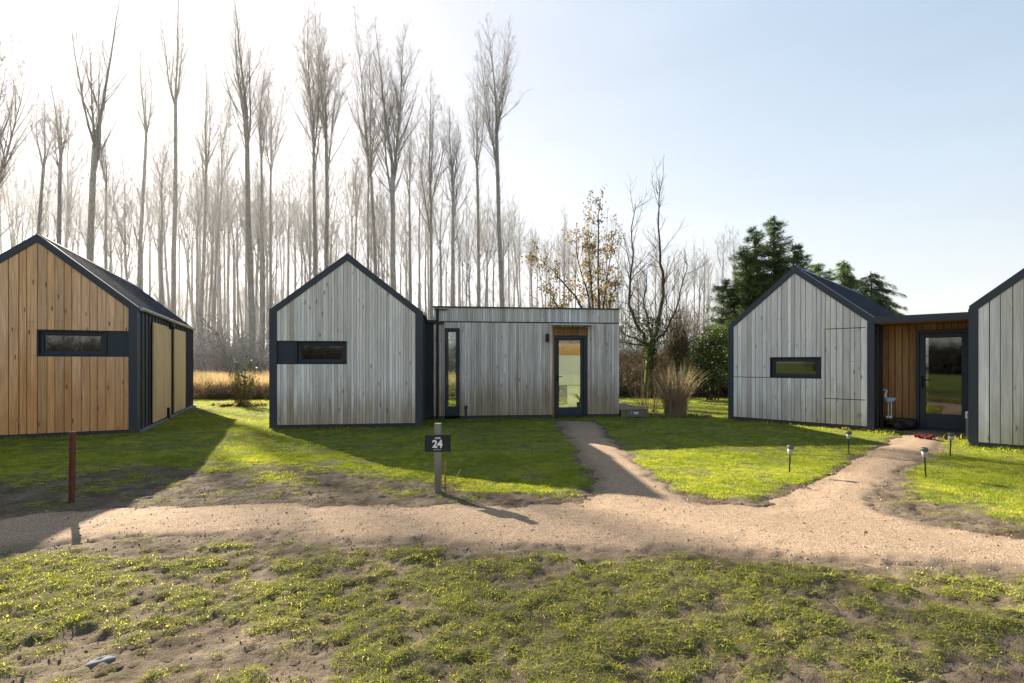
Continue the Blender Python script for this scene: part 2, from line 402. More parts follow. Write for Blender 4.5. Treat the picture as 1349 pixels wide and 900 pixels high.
def mat_path():
    t = NT('packed_gravel'); p = t.pos()
    v = t.n('ShaderNodeTexVoronoi', feature='F1', i_Vector=p, i_Scale=150.0); cr = t.n('ShaderNodeSeparateColor', i_0=v.outputs['Color']).outputs[0]
    v2 = t.n('ShaderNodeTexVoronoi', feature='F1', i_Vector=p, i_Scale=70.0); cr2 = t.n('ShaderNodeSeparateColor', i_0=v2.outputs['Color']).outputs[0]
    n1 = t.noise(p, 1.6, 4, .6); n2 = t.noise(p, 11, 4, .6)
    c = t.ramp(cr, [(0, (.16, .112, .078)), (.4, (.275, .197, .135)), (.8, (.36, .265, .185)), (1, (.47, .375, .275))])
    c = t.mix(t.math('MULTIPLY', t.step(cr2, .8, .95), .5), c, (.20, .145, .10))
    c = t.mix(t.math('MULTIPLY', t.step(n1, .45, .75), .30), c, (.22, .165, .115))
    e = t.attr('edge').outputs['Fac']
    c = t.mix(t.math('MULTIPLY', t.math('SUBTRACT', 1.0, e), .75), c, t.mix(n2, (.12, .09, .065), (.24, .18, .13)))
    h = t.math('ADD', t.math('MULTIPLY', v.outputs['Distance'], -.8), t.math('MULTIPLY', n2, .5))
    return t.done(t.pbr(c, .95, .05, t.bump(h, .55, .008)))

ground = grid_mesh('ground', GX, GY, FL['zg'], None, {'turf': FL['g'], 'lawn': FL['lawn']})
ground.data.materials.append(mat_ground()); tag(ground, kind='structure')
keep = (FL['sdn'] > -.17) & (GY < 14.5)
path = grid_mesh('path', GX, GY, FL['zp'], keep, {'edge': sstep(FL['sdn'], .02, .22)})
path.data.materials.append(mat_path()); tag(path, kind='structure')

# ------------------------------------------------------------------ scattering (ground cover only)
def scatter(name, P, rot, scl, idx, protos, label=None):
    pc = bpy.data.collections.new(name+'_source')
    for o in protos: pc.objects.link(o)
    me = bpy.data.meshes.new(name); n = len(P)
    me.vertices.add(n); me.vertices.foreach_set('co', np.asarray(P, np.float32).ravel())
    a = me.attributes.new('rot', 'FLOAT_VECTOR', 'POINT'); a.data.foreach_set('vector', np.asarray(rot, np.float32).ravel())
    a = me.attributes.new('scl', 'FLOAT', 'POINT'); a.data.foreach_set('value', np.asarray(scl, np.float32))
    a = me.attributes.new('idx', 'INT', 'POINT'); a.data.foreach_set('value', np.asarray(idx, np.int32))
    o = bpy.data.objects.new(name, me); COL.objects.link(o)
    ng = bpy.data.node_groups.new(name+'_nodes', 'GeometryNodeTree')
    ng.interface.new_socket('Geometry', in_out='INPUT', socket_type='NodeSocketGeometry')
    ng.interface.new_socket('Geometry', in_out='OUTPUT', socket_type='NodeSocketGeometry')
    N = ng.nodes; L = ng.links
    gi = N.new('NodeGroupInput'); go = N.new('NodeGroupOutput'); ip = N.new('GeometryNodeInstanceOnPoints')
    ci = N.new('GeometryNodeCollectionInfo'); ci.inputs['Collection'].default_value = pc
    ci.inputs['Separate Children'].default_value = True; ci.inputs['Reset Children'].default_value = True
    ip.inputs['Pick Instance'].default_value = True
    def na(nm, ty):
        q = N.new('GeometryNodeInputNamedAttribute'); q.data_type = ty; q.inputs['Name'].default_value = nm
        return [s for s in q.outputs if s.enabled and s.name == 'Attribute'][0]
    er = N.new('FunctionNodeEulerToRotation')
    L.new(na('rot', 'FLOAT_VECTOR'), er.inputs[0]); L.new(er.outputs[0], ip.inputs['Rotation'])
    L.new(na('scl', 'FLOAT'), ip.inputs['Scale']); L.new(na('idx', 'INT'), ip.inputs['Instance Index'])
    L.new(gi.outputs[0], ip.inputs['Points']); L.new(ci.outputs[0], ip.inputs['Instance']); L.new(ip.outputs[0], go.inputs[0])
    md = o.modifiers.new('scatter', 'NODES'); md.node_group = ng
    tag(o, kind='stuff')
    return o

def blade(mb, R, base, az, h, w, lean, tint, seg=2):
    c, s = math.cos(az), math.sin(az); px, py = -s*w/2, c*w/2
    pts = []
    for k in range(seg+1):
        f = k/seg; r = lean*h*f*f
        pts.append((base[0]+c*r, base[1]+s*r, base[2]+h*f*(1-.25*lean*f)))
    n = len(mb.v)
    for k in range(seg):
        f = 1-.35*k/seg
        p = pts[k]; mb.v += [(p[0]-px*f, p[1]-py*f, p[2]), (p[0]+px*f, p[1]+py*f, p[2])]
    mb.v.append(pts[-1])
    for k in range(seg-1): mb.face((n+2*k, n+2*k+1, n+2*k+3, n+2*k+2), tint)
    e = n+2*(seg-1); mb.face((e, e+1, n+2*seg), tint)

def tuft(seed, n, radius, hmin, hmax, w, mat, name, lean=(.2, 1.2), dry=.12, low=.0):
    R = random.Random(seed); mb = MB()
    for i in range(n):
        a = R.random()*6.283; r = radius*math.sqrt(R.random())
        h = R.uniform(hmin, hmax)*(1-.45*(r/radius)**2)
        q = R.random(); tv = 1.0 if q < dry else low+.8*R.random()
        blade(mb, R, (r*math.cos(a), r*math.sin(a), -.008), R.random()*6.283, h, w*R.uniform(.7, 1.3), R.uniform(*lean), (tv, tv, tv, 1))
    return mb.build(name, mat, None, False, False)

rng = np.random.default_rng(7)
HOUSES = {'H1': (-10.804, 9.422, .422, 3.246, 7.376), 'H2': (-5.394, 11.424, .135, 3.351, 6.0), 'H3': (5.637, 13.35, -.787, 3.147, 6.819),
          'CB': (-2.034, 13.343, .122, 4.977, 3.2), 'H4': (8.10, 9.09, -.75, 3.2, 6.0), 'EN': (7.858, 11.12, -.787, 1.6, 2.0)}
def off_houses(x, y, m=.02):
    ok = np.ones(x.shape, bool)
    for (hx, hy, th, w, l) in HOUSES.values():
        c, s = math.cos(th), math.sin(th); dx, dy = x-hx, y-hy
        u = dx*c+dy*s; v = -dx*s+dy*c
        ok &= ~((u > -m) & (u < w+m) & (v > -m) & (v < l+m))
    return ok
def sample(n, x0, x1, y0, y1, thr=None):
    x = rng.uniform(x0, x1, n); y = rng.uniform(y0, y1, n)
    k = (np.abs(x) < y*1.12+.6) & off_houses(x, y); x, y = x[k], y[k]
    f = fields(x, y)
    k = rng.random(len(x)) < f['g']; 
    return x[k], y[k], {q: f[q][k] for q in f}

A = []
# near turf
x1, y1, f1 = sample(46000, -5.6, 5.6, 1.9, 4.9)
A.append((x1, y1, f1['zg'], np.minimum(1.5, np.exp(rng.normal(-.25, .32, len(x1))))*(.6+.5*f1['g']), rng.integers(0, 4, len(x1))))
x2, y2, f2 = sample(42000, -9, 9, 4.9, 8.5)
A.append((x2, y2, f2['zg'], rng.uniform(.5, .9, len(x2))*(.55+.45*f2['g'])*(.7+.7*fbm(x2*1.7, y2*1.7, 61, 3)), np.where(f2['lawn'] > .5, rng.integers(4, 7, len(x2)), rng.integers(0, 7, len(x2)))))
x3, y3, f3 = sample(34000, -14, 14, 8.5, 14.5)
A.append((x3, y3, f3['zg'], rng.uniform(.6, .95, len(x3))*(.6+.9*fbm(x3*1.5, y3*1.5, 61, 3)), rng.integers(4, 7, len(x3))))
x4, y4, f4 = sample(26000, -20, 22, 14.5, 25)
A.append((x4, y4, f4['zg'], rng.uniform(.8, 1.35, len(x4)), rng.integers(4, 7, len(x4))))
# longer tufts left by the mower along the walls
for (hx, hy, th, w_, l_) in HOUSES.values():
    n_ = 260; u_ = rng.uniform(-.05, w_+.05, n_); v_ = -np.abs(rng.normal(.05, .06, n_))-.05; side = rng.random(n_) < .35
    u_, v_ = np.where(side, np.where(rng.random(n_) < .5, -.06, w_+.06)+rng.normal(0, .03, n_), u_), np.where(side, rng.uniform(0, l_, n_), v_)
    xx, yy = hx+math.cos(th)*u_-math.sin(th)*v_, hy+math.sin(th)*u_+math.cos(th)*v_; k_ = off_houses(xx, yy, .0) & (fields(xx, yy)['sdn'] < -.03); xx, yy = xx[k_], yy[k_]
    A.append((xx, yy, fields(xx, yy)['zg'], np.exp(rng.normal(.35, .35, len(xx))), rng.integers(4, 7, len(xx))))
gx, gy, gz, gs, gi_ = [np.concatenate(q) for q in zip(*A)]
protos = [tuft(1+i, 10, .042, .011, .032, .0042, M['grass'], 'tuft_source', (.9, 3.0), .26, .12) for i in range(2)]
protos += [tuft(11+i, 13, .042, .015, .044, .0042, M['grass'], 'tuft_source', (.7, 2.6), .18, .12) for i in range(2)]
protos += [tuft(21+i, 60, .12, .018, .040, .0040, M['lawn'], 'tuft_source', (.2, 1.3), .04) for i in range(3)]
names = 'abcdefghij'
for i, o in enumerate(protos): o.name = 'tuft_source_'+names[i]
rot = np.stack([rng.normal(0, .12, len(gx)), rng.normal(0, .12, len(gx)), rng.uniform(0, 6.283, len(gx))], -1)
scatter('grass', np.stack([gx, gy, gz], -1), rot, gs, gi_, protos)

def rock_mb(seed, sx, sy, sz, n=2, rough=.25):
    import bmesh
    R = random.Random(seed); bm = bmesh.new(); bmesh.ops.create_icosphere(bm, subdivisions=n, radius=1)
    off = [Vector((R.uniform(-1,1), R.uniform(-1,1), R.uniform(-1,1))).normalized() for _ in range(9)]; am = [R.uniform(-rough, rough) for _ in off]
    mb = MB()
    for v in bm.verts:
        d = v.co.normalized(); k = 1+sum(a*max(0, d.dot(o))**3 for a, o in zip(am, off))
        mb.v.append((d.x*k*sx, d.y*k*sy, d.z*k*sz))
    for f in bm.faces: mb.face(tuple(v.index for v in f.verts))
    bm.free(); return mb
# soil clods on the bare patches
x = rng.uniform(-6, 6, 34000); y = rng.uniform(1.9, 7.0, 34000); k = np.abs(x) < y*1.1+.4; x, y = x[k], y[k]; f = fields(x, y)
k = (f['sdn'] < -.03) & (rng.random(len(x)) < (1-f['g'])*(.15+.85*sstep(fbm(x*2.5, y*3, 77, 3), .42, .62))) & (f['lawn'] < .5); x, y, z = x[k], y[k], f['zg'][k]
cl = [rock_mb(50+i, .011, .009, .006, 1, .5).build('clod_source_'+names[i], M['clod'], None, False, False) for i in range(4)]
n = len(x); sc = np.exp(rng.normal(-1.0, .45, n)); sc = np.minimum(sc, 1.3)
scatter('soil', np.stack([x, y, z], -1), rng.uniform(0, 6.283, (n, 3)), sc, rng.integers(0, 4, n), cl)
# scattered dead leaves
lfm = []
for i in range(3):
    mb = MB(); R = random.Random(200+i); w_ = .010+.003*i
    mb.quad((-.018, 0, .002), (0, -w_, .004+.004*R.random()), (.020, 0, .003), (0, w_, .006*R.random())); lfm.append(mb.build('leaf_source_'+names[i], M['leaf_brown'], None, False, False))
x = rng.uniform(-9, 9, 1000); y = rng.uniform(2.4, 12, 1000); k = (np.abs(x) < y*1.1+.4) & off_houses(x, y); x, y = x[k], y[k]; f = fields(x, y); n = len(x)
scatter('fallen_leaves', np.stack([x, y, np.maximum(f['zg'], f['zp'])+.012], -1), np.stack([rng.normal(0, .5, n), rng.normal(0, .5, n), rng.uniform(0, 6.28, n)], -1), rng.uniform(.45, 1.0, n), rng.integers(0, 3, n), lfm)
# loose stones of the path
t_ = NT('gravel_stones'); cg = t_.ramp(t_.rnd(), [(0, (.13, .09, .06)), (.5, (.30, .21, .135)), (1, (.50, .39, .27))]); M['pebble'] = t_.done(t_.pbr(cg, .9, .1))
x = rng.uniform(-6, 6, 30000); y = rng.uniform(3.2, 8.5, 30000); f = fields(x, y)
k = (f['sdn'] > -.10) & (rng.random(len(x)) < .35+.65*(f['sdn'] < .12)); x, y, z, s_ = x[k], y[k], f['zp'][k], f['sdn'][k]; z = np.maximum(z, f['zg'][k])
pb = [rock_mb(70+i, .0055, .0047, .0036, 1, .35).build('pebble_source_'+names[i], M['pebble'], None, True, False) for i in range(4)]
n = len(x); scatter('gravel', np.stack([x, y, z], -1), rng.uniform(0, 6.283, (n, 3)), np.minimum(np.exp(rng.normal(-.1, .4, n)), 2.2), rng.integers(0, 4, n), pb)

# ------------------------------------------------------------------ houses
def boards(mb, R, u0, u1, zb, ztop, widths, holes=(), seams=(), v0=0.0, th=.02, gap=.006, splits=()):
    """vertical boards; ztop(u) gives the rake, holes (u0,u1,z0,z1), seams (u0,u1,z)"""
    holes = list(holes)+[(a, b, z-.008, z+.008) for a, b, z in seams]
    edges = [u0]; k = 0
    while edges[-1] < u1-.02:
        w = R.choice(widths); edges.append(min(u1, edges[-1]+w)); 
        if u1-edges[-1] < .03: edges[-1] = u1
    for a, b in zip(edges[:-1], edges[1:]):
        tint = (R.random(), R.random(), R.random(), 1)
        g = (gap+.004*(b-a > .09))*R.uniform(.6, 1.5); aa, bb = a+g/2, b-g/2; dv = R.uniform(-.0025, .0025)
        joint = R.uniform(.5, 2.6) if R.random() < .22 else None
        cuts = sorted({aa, bb} | {q for h in holes for q in h[:2] if aa+.004 < q < bb-.004} | {q for q in splits if aa < q < bb})
        for p, q in zip(cuts[:-1], cuts[1:]):
            hz = sorted((h[2], h[3]) for h in holes if h[0] < (p+q)/2 < h[1])
            if joint: hz = sorted(hz+[(joint-.002, joint+.002)]) if all(not (lo-.05 < joint < hi+.05) for lo, hi in hz) else hz
            z = zb; spans = []
            for lo, hi in hz:
                if lo > z+.01: spans.append((z, lo, False))
                z = max(z, hi)
            spans.append((z, None, True))
            for zl, zh, top in spans:
                zp_, zq = (ztop(p), ztop(q)) if top else (zh, zh)
                if min(zp_, zq) <= zl+.005: continue
                f0, f1 = v0-th+dv, v0
                P = [(p,f0,zl),(q,f0,zl),(q,f0,zq),(p,f0,zp_)]
                Q = [(p,f1,zl),(q,f1,zl),(q,f1,zq),(p,f1,zp_)]
                n = len(mb.v); mb.v += P+Q
                for fc in ((0,1,2,3),(1,5,6,2),(4,0,3,7),(3,2,6,7),(4,5,1,0)): mb.face(tuple(n+i for i in fc), tint)

def ring(mb, u0, u1, z0, z1, t, v0, v1, tint=(.5,.5,.5,1)):
    mb.box(u0, u0+t, v0, v1, z0, z1, tint); mb.box(u1-t, u1, v0, v1, z0, z1, tint)
    mb.box(u0+t, u1-t, v0, v1, z0, z0+t, tint); mb.box(u0+t, u1-t, v0, v1, z1-t, z1, tint)

def window(root, u0, u1, z0, z1, depth=.05, t=.06, name='window', panel=None):
    """a shallow recessed window: outer lining, sash frame, pane, dim room behind"""
    mb = MB(); ring(mb, u0, u1, z0, z1, .03, -.012, .12)
    w = mb.build(name, M['frame'], root)
    mb = MB(); ring(mb, u0+.032, u1-.032, z0+.032, z1-.032, t, depth-.01, depth+.05); bevel(mb.build('frame', M['frame2'], w), .006)
    mb = MB(); ring(mb, u0+.033+t, u1-.033-t, z0+.033+t, z1-.033-t, .018, depth+.008, depth+.04); mb.build('glazing_bead', M['frame'], w)
    mb = MB(); mb.box(u0+.03+t, u1-.03-t, depth+.018, depth+.024, z0+.03+t, z1-.03-t); mb.build('pane', M['pane_dark'], w)
    mb = MB(); mb.box(u0+.02, u1-.02, .22, .24, z0+.02, z1-.02); mb.box(u0+.031, u1-.25*(u1-u0), .13, .15, z0+.35*(z1-z0), z1-.04)
    mb.build('blind', M['room_dark'], w)
    return w

def gable_shell(root, w, e, r, L, seed, wood, widths, tin, holes, seams, panel=None, v_off=0.0, recess_top=None, u_off=0.0, seam_sides=(0, 1), splits=()):
    """one gabled volume: metal side walls and roof with standing seams, dark portal trim round the timber front"""
    R = random.Random(seed); U = u_off
    zi = .165
    # boards
    mb = MB(); sl = (r-e)/(w/2)
    zt = lambda u: min(e+sl*(u-U), e+sl*(w-(u-U)))-zi-.003
    boards(mb, R, U+tin, U+w/2, .105, zt, widths, holes, seams, v_off, splits=splits)
    boards(mb, R, U+w/2, U+w-tin, .105, zt, widths, holes, seams, v_off, splits=splits)
    mb.build('timber_cladding', wood, root)
    # backing behind the boards with the openings left free
    mb = MB(); zz = lambda u: zt(u)+.05
    us = sorted({U+.05, U+w/2, U+w-.05} | {q for h in holes for q in h[:2]})
    for p, q in zip(us[:-1], us[1:]):
        hz = sorted((h[2], h[3]) for h in holes if h[0] < (p+q)/2 < h[1]); z = .03
        for lo, hi in hz:
            mb.box(p, q, v_off+.004, v_off+.03, z, lo); z = hi
        n = len(mb.v); P = [(p, z), (q, z), (q, zz(q)), (p, zz(p))]
        mb.prism(P, v_off+.004, v_off+.03)
    mb.build('wall_backing', M['dark_gap'], root)
    # portal trim
    y0, y1 = v_off-.035, v_off+.10; mb = MB()
    O = [(U, .0), (U, e), (U+w/2, r), (U+w, e), (U+w, .0)]
    I = [(U+tin, .0), (U+tin, e+sl*tin-zi), (U+w/2, r-zi), (U+w-tin, e+sl*tin-zi), (U+w-tin, .0)]
    for i in range(4): mb.prism([O[i], I[i], I[i+1], O[i+1]], y0, y1)
    mb.build('portal_trim', M['clad'], root)
    mb = MB(); mb.box(U+tin+.002, U+w-tin-.002, v_off-.028, v_off+.06, .0, .10); mb.build('plinth', M['clad_dark'], root)
    # side walls with standing seams
    for sgn in seam_sides:
        mb = MB(); a, b = (U, U+.06) if sgn == 0 else (U+w-.06, U+w)
        mb.box(a+.004, b-.004, v_off+.102, v_off+L-.01, .06, e-.02)
        v = v_off+.30
        while v < v_off+L-.1:
            if sgn == 0: mb.box(a-.022, a+.004, v, v+.022, .06, e-.03)
            else: mb.box(b-.004, b+.022, v, v+.022, .06, e-.03)
            v += .33
        mb.build('side_wall', M['clad'], root)
    # roof
    for sgn in (0, 1):
        mb = MB(); th = .10
        if sgn == 0: P = [(U-.01, e-.012), (U+.05, e-.03), (U+w/2, r-th), (U+w/2, r-.003)]
        else: P = [(U+w/2, r-.003), (U+w/2, r-th), (U+w-.05, e-.03), (U+w+.01, e-.012)]
        mb.prism(P, v_off+.102, v_off+L)
        v = v_off+.30; nx, nz = (-sl, 1) ; ln = math.hypot(sl, 1)
        while v < v_off+L-.05:
            h = .028
            if sgn == 0: Q = [(U, e), (U+w/2-.03, r-sl*.03), (U+w/2-.03, r-sl*.03+h), (U, e+h)]
            else: Q = [(U+w/2+.03, r-sl*.03), (U+w, e), (U+w, e+h), (U+w/2+.03, r-sl*.03+h)]
            mb.prism(Q, v, v+.02); v += .42
        rf = mb.build('roof', M['roof'], root)
        if sgn:
            mb = MB(); mb.prism([(U+w/2-.10, r-sl*.10+.012), (U+w/2, r-.0), (U+w/2+.10, r-sl*.10+.012), (U+w/2+.10, r-sl*.10+.026), (U+w/2, r+.020), (U+w/2-.10, r-sl*.10+.026)], v_off+.104, v_off+L+.01)
            mb.build('ridge_cap', M['roof'], rf)
            mb = MB(); mb.tube([(U+w+.045, v_off+.11, e-.035), (U+w+.045, v_off+L, e-.045)], [.04, .04], 10); mb.build('gutter', M['metal'], rf)
    # rear gable
    mb = MB(); mb.prism([(U+.03, .06), (U+w-.03, .06), (U+w-.03, e), (U+w/2, r-.05), (U+.03, e)], v_off+L-.06, v_off+L-.02); mb.build('rear_wall', M['clad_dark'], root)

# --- brown house with the pale boarded shutters
h1 = empty('timber_house', (-10.804, 9.422, 0), .422)
tag(h1, 'gabled house with fresh brown timber front, strip window and pale shutters on its side', 'house', 'holiday houses on the lawn')
gable_shell(h1, 3.246, 2.667, 4.026, 7.376, 3, M['wood_brown'], [.12, .14, .145, .15, .155], .15, [(1.61, 3.096, 1.615, 2.15)], [], seam_sides=(0, 1), splits=())
window(h1, 1.613, 2.72, 1.618, 2.147)
mb = MB(); mb.box(2.722, 3.094, .012, .05, 1.618, 2.147); bevel(mb.build('infill_panel', M['frame2'], h1), .004)
W1 = 3.246
for a, b in ((1.21, 3.27), (3.74, 5.54)):
    mb = MB(); R = random.Random(int(a*100))
    nb = 6 if a < 2 else 5
    for k in range(nb):
        q0 = a+(b-a)*k/nb; q1 = a+(b-a)*(k+1)/nb
        mb.box(W1+.026, W1+.05, q0+.001, q1-.001, .10, 2.43, (R.uniform(.4, .7), R.random(), R.uniform(.1, .6), 1))
    mb.build('shutter', M['ply'], h1)
mb = MB(); mb.box(W1+.010, W1+.016, 3.275, 3.735, .08, 2.44); mb.build('door', M['dark_gap'], h1)
mb = MB(); mb.tube([(W1+.02, 2.9, 2.55), (W1+.12, 2.9, 2.56)], [.015, .015], 8); mb.lathe([(.045, 0), (.07, .03), (.05, .16), (.02, .2)], 12, (W1+.13, 2.9, 2.36)); mb.build('wall_lamp', M['black'], h1, True)
mb = MB(); mb.box(W1+.03, W1+.11, 2.72, 2.78, .03, .33); bevel(mb.build('standpipe', M['black'], h1), .01)
mb = MB(); mb.box(W1+.0, W1+.09, .10, 7.3, .02, .07); mb.build('base_rail', M['greybox'], h1)

# --- house 24: gabled wing and flat-roofed wing
h2 = empty('timber_house', (-5.394, 11.424, 0), .135)
tag(h2, 'weathered grey gabled house joined to a flat-roofed wing with a glazed door', 'house', 'holiday houses on the lawn')
gable_shell(h2, 3.351, 2.671, 3.974, 6.0, 5, M['wood_grey'], [.048, .055, .06, .066, .074, .08], .158, [(.158, 1.665, 1.457, 1.985)], [])
window(h2, .56, 1.664, 1.459, 1.983)
mb = MB(); mb.box(.160, .556, .012, .05, 1.460, 1.982); bevel(mb.build('infill_panel', M['frame2'], h2), .004)
# flat wing, its own frame inside the house
T = Matrix.Rotation(.122-.135, 4, 'Z'); T.translation = (Matrix.Rotation(-.135, 3, 'Z') @ Vector((-2.034+5.394, 13.343-11.424, 0)))
def wing(o): o.matrix_local = T; return o
CW, CD = 4.977, 3.0
R = random.Random(9); mb = MB()
holes = [(.28, .672, .0, 2.395), (3.14, 4.095, .0, 2.445)]
wd = [.045, .052, .06, .066, .074]
boards(mb, R, .0, CW, .105, lambda u: 2.545, wd, holes); boards(mb, R, .0, CW, 2.575, lambda u: 2.925, wd)
wing(mb.build('timber_cladding', M['wood_cabin'], h2))
mb = MB()
for p, q, zl in ((.01, .28, .06), (.672, 3.14, .06), (4.095, CW-.01, .06), (.28, .672, 2.395), (3.14, 4.095, 2.445)):
    mb.box(p, q, .004, .08, zl, 2.92)
mb.box(.28, .672, .004, .08, .03, .10)
wing(mb.build('wall_backing', M['dark_gap'], h2))
mb = MB(); mb.box(-.02, CW+.012, -.045, CD+.02, 2.927, 2.962); mb.box(.02, CW-.02, .08, CD-.02, 2.84, 2.926); r_ = wing(mb.build('roof', M['clad'], h2))
mb = MB(); mb.box(.0, .672-.392-.002, -.026, .06, .02, .10); mb.box(.674, 3.138, -.026, .06, .02, .10); mb.box(4.097, CW, -.026, .06, .02, .10); wing(mb.build('plinth', M['clad_dark'], h2))
mb = MB()   # end walls, rear wall with wide glazed opening, ceiling, floor
mb.box(.0, .08, .082, CD, .06, 2.83); mb.box(CW-.08, CW-.0, .082, CD, .06, 2.83)
mb.box(.08, .30, CD-.08, CD, .06, 2.83); mb.box(1.6, 2.6, CD-.08, CD, .06, 2.83); mb.box(4.85, CW-.08, CD-.08, CD, .06, 2.83)
mb.box(.30, 1.6, CD-.08, CD, 2.45, 2.83); mb.box(2.6, 4.85, CD-.08, CD, 2.45, 2.83)
wing(mb.build('rear_wall', M['room'], h2))
mb = MB(); mb.box(.08, CW-.08, .082, CD-.08, .06, .10); wing(mb.build('floor', M['floor_in'], h2))
mb = MB(); mb.box(2.05, 2.11, .1, CD-.1, .10, 2.82); wing(mb.build('partition', M['room'], h2))
mb = MB(); mb.box(.3, 1.6, CD-.05, CD-.044, .1, 2.45); mb.box(2.6, 4.85, CD-.05, CD-.044, .1, 2.45); wing(mb.build('rear_glazing', M['glass'], h2))
# tall slot window
mb = MB(); ring(mb, .283, .669, .10, 2.392, .05, -.015, .07); sw = wing(mb.build('slot_window', M['frame'], h2))
mb = MB(); ring(mb, .335, .617, .15, 2.34, .045, .0, .05); mb.build('frame', M['frame2'], sw)
mb = MB(); mb.box(.381, .571, .01, .04, .196, .355); mb.build('kick_panel', M['frame2'], sw)
mb = MB(); mb.box(.381, .571, .022, .028, .356, 2.294); mb.build('pane', M['glass'], sw)
# door
mb = MB(); ring(mb, 3.19, 4.092, .03, 2.225, .055, -.012, .10); mb.box(3.99, 4.036, -.01, .09, .09, 2.165)
dr = wing(mb.build('door', M['frame'], h2))
mb = MB(); ring(mb, 3.247, 3.988, .088, 2.165, .075, .02, .075); bevel(mb.build('leaf', M['frame2'], dr), .006)
mb = MB(); mb.box(3.322, 3.913, .028, .068, .163, .29); mb.build('kick_panel', M['frame2'], dr)
mb = MB(); mb.box(3.324, 3.911, .045, .051, .292, 2.088); mb.build('pane', M['glass'], dr)
mb = MB(); mb.box(3.255, 3.29, .0, .02, .98, 1.20); mb.tube([(3.272, .01, 1.12), (3.272, -.045, 1.12), (3.40, -.045, 1.12)], [.011]*3, 8); mb.build('handle', M['black'], dr, True)
mb = MB(); R = random.Random(4)
boards(mb, R, 3.142, 4.093, 2.228, lambda u: 2.443, [.06, .07, .08], v0=.03)
mb.box(3.143, 3.188, -.004, .08, .03, 2.226, (.4, .3, .9, 1)); wing(mb.build('door_lining', M['wood_porch'], h2))
mb = MB(); mt = Matrix.Rotation(rad(4), 4, 'X'); mt.translation = (0, 0, 2.50); mb.box(3.10, 4.22, -.55, -.03, 0, .018, m=mt); cp = wing(mb.build('canopy', M['canopy'], h2))
for u in (3.25, 4.02):
    mb = MB(); mb.tube([(u, -.03, 2.45), (u, -.40, 2.472)], [.010, .010], 6); mb.box(u-.02, u+.02, -.045, -.022, 2.42, 2.50)
    mb.build('bracket', M['metal'], cp)
mb = MB(); mb.lathe([(.02, 0), (.045, .01), (.045, .21), (.02, .22)], 14, (2.985, -.085, 2.04)); mb.box(2.965, 3.005, -.06, -.022, 2.11, 2.19); wing(mb.build('wall_lamp', M['black'], h2, False))
mb = MB(); mb.box(.80, .87, -.075, -.022, .28, .37); mb.box(.817, .853, -.06, -.022, .10, .28); bevel(wing(mb.build('outdoor_socket', M['black'], h2)), .01)
mb = MB(); mb.tube([(.10, -.055, .04), (.10, -.055, 2.9)], [.032, .032], 10); mb.box(.03, .34, -.07, -.03, 2.86, 2.885); mb.box(.0, .27, -.09, -.03, 2.50, 2.545); wing(mb.build('downpipe', M['black'], h2, False))
for u in (.6, 4.06, 4.75):
    mb = MB(); mb.lathe([(.05, 0), (.05, .012), (.018, .016), (.018, .075)], 10, (u, .02, -.03)); wing(mb.build('foot', M['metal'], h2))
mb = MB(); mb.box(-.34, -.005, .10, .16, .05, 2.53); mb.box(-.40, .26, -.02, 1.0, 2.535, 2.60); wing(mb.build('connecting_wall', M['clad_dark'], h2))
mb = MB(); mb.box(3.0, 4.85, CD-.62, CD-.60, 1.735, 2.45); wing(mb.build('reed_screen', M['blind_wood'], h2))
mb = MB(); mb.box(3.0, 4.85, CD-.62, CD-.60, .78, 1.733); wing(mb.build('grey_screen', M['blind_grey'], h2))
mb = MB(); mb.box(4.10, 4.85, CD-.64, CD-.62, .12, .778); wing(mb.build('cream_screen', M['blind_cream'], h2))
mb = MB(); R = random.Random(2); mb.lathe([(.06, 0), (.09, .02), (.11, .16), (.10, .17)], 14, (4.42, CD-.95, .10)); pt = wing(mb.build('plant_pot', M['black'], h2))
mb = MB()
for k in range(26): blade(mb, R, (4.42, CD-.95, .26), R.random()*6.283, R.uniform(.2, .42), .045, R.uniform(.5, 1.4), (.3, .3, .3, 1), 4)
mb.build('pot_leaves', M['conifer'], pt)

# --- right-hand house: two gabled volumes joined by a roofed entrance
h3 = empty('timber_house', (5.637, 13.35, 0), -.787)
tag(h3, 'silver grey pair of gabled volumes joined by a brown boarded entrance', 'house', 'holiday houses on the lawn')
S3 = [(.12, 1.013, 1.127), (2.205, 2.99, 2.263), (2.205, 2.99, .675)]
gable_shell(h3, 3.147, 2.462, 3.788, 6.819, 8, M['wood_pale'], [.085, .10, .115, .13, .14], .128, [(1.013, 2.118, 1.12, 1.628)], S3, splits=(2.205,))
window(h3, 1.015, 2.116, 1.122, 1.626)
mb = MB(); mb.box(2.200, 2.206, -.024, -.0235, .11, 2.26); mb.build('panel_joint', M['dark_gap'], h3)
c3, s3 = math.cos(-.787), math.sin(-.787)
def to3(x, y): dx, dy = x-5.637, y-13.35; return (dx*c3+dy*s3, -dx*s3+dy*c3)
T4 = Matrix.Rotation(-.75+.787, 4, 'Z'); q = to3(8.10, 9.09); T4.translation = (q[0], q[1], 0)
before = set(h3.children)
gable_shell(h3, 3.2, 2.5, 3.86, 6.0, 12, M['wood_pale'], [.115, .13, .14, .145, .15], .115, [], [])
for o in set(h3.children)-before: o.matrix_local = T4
ux, vx = q
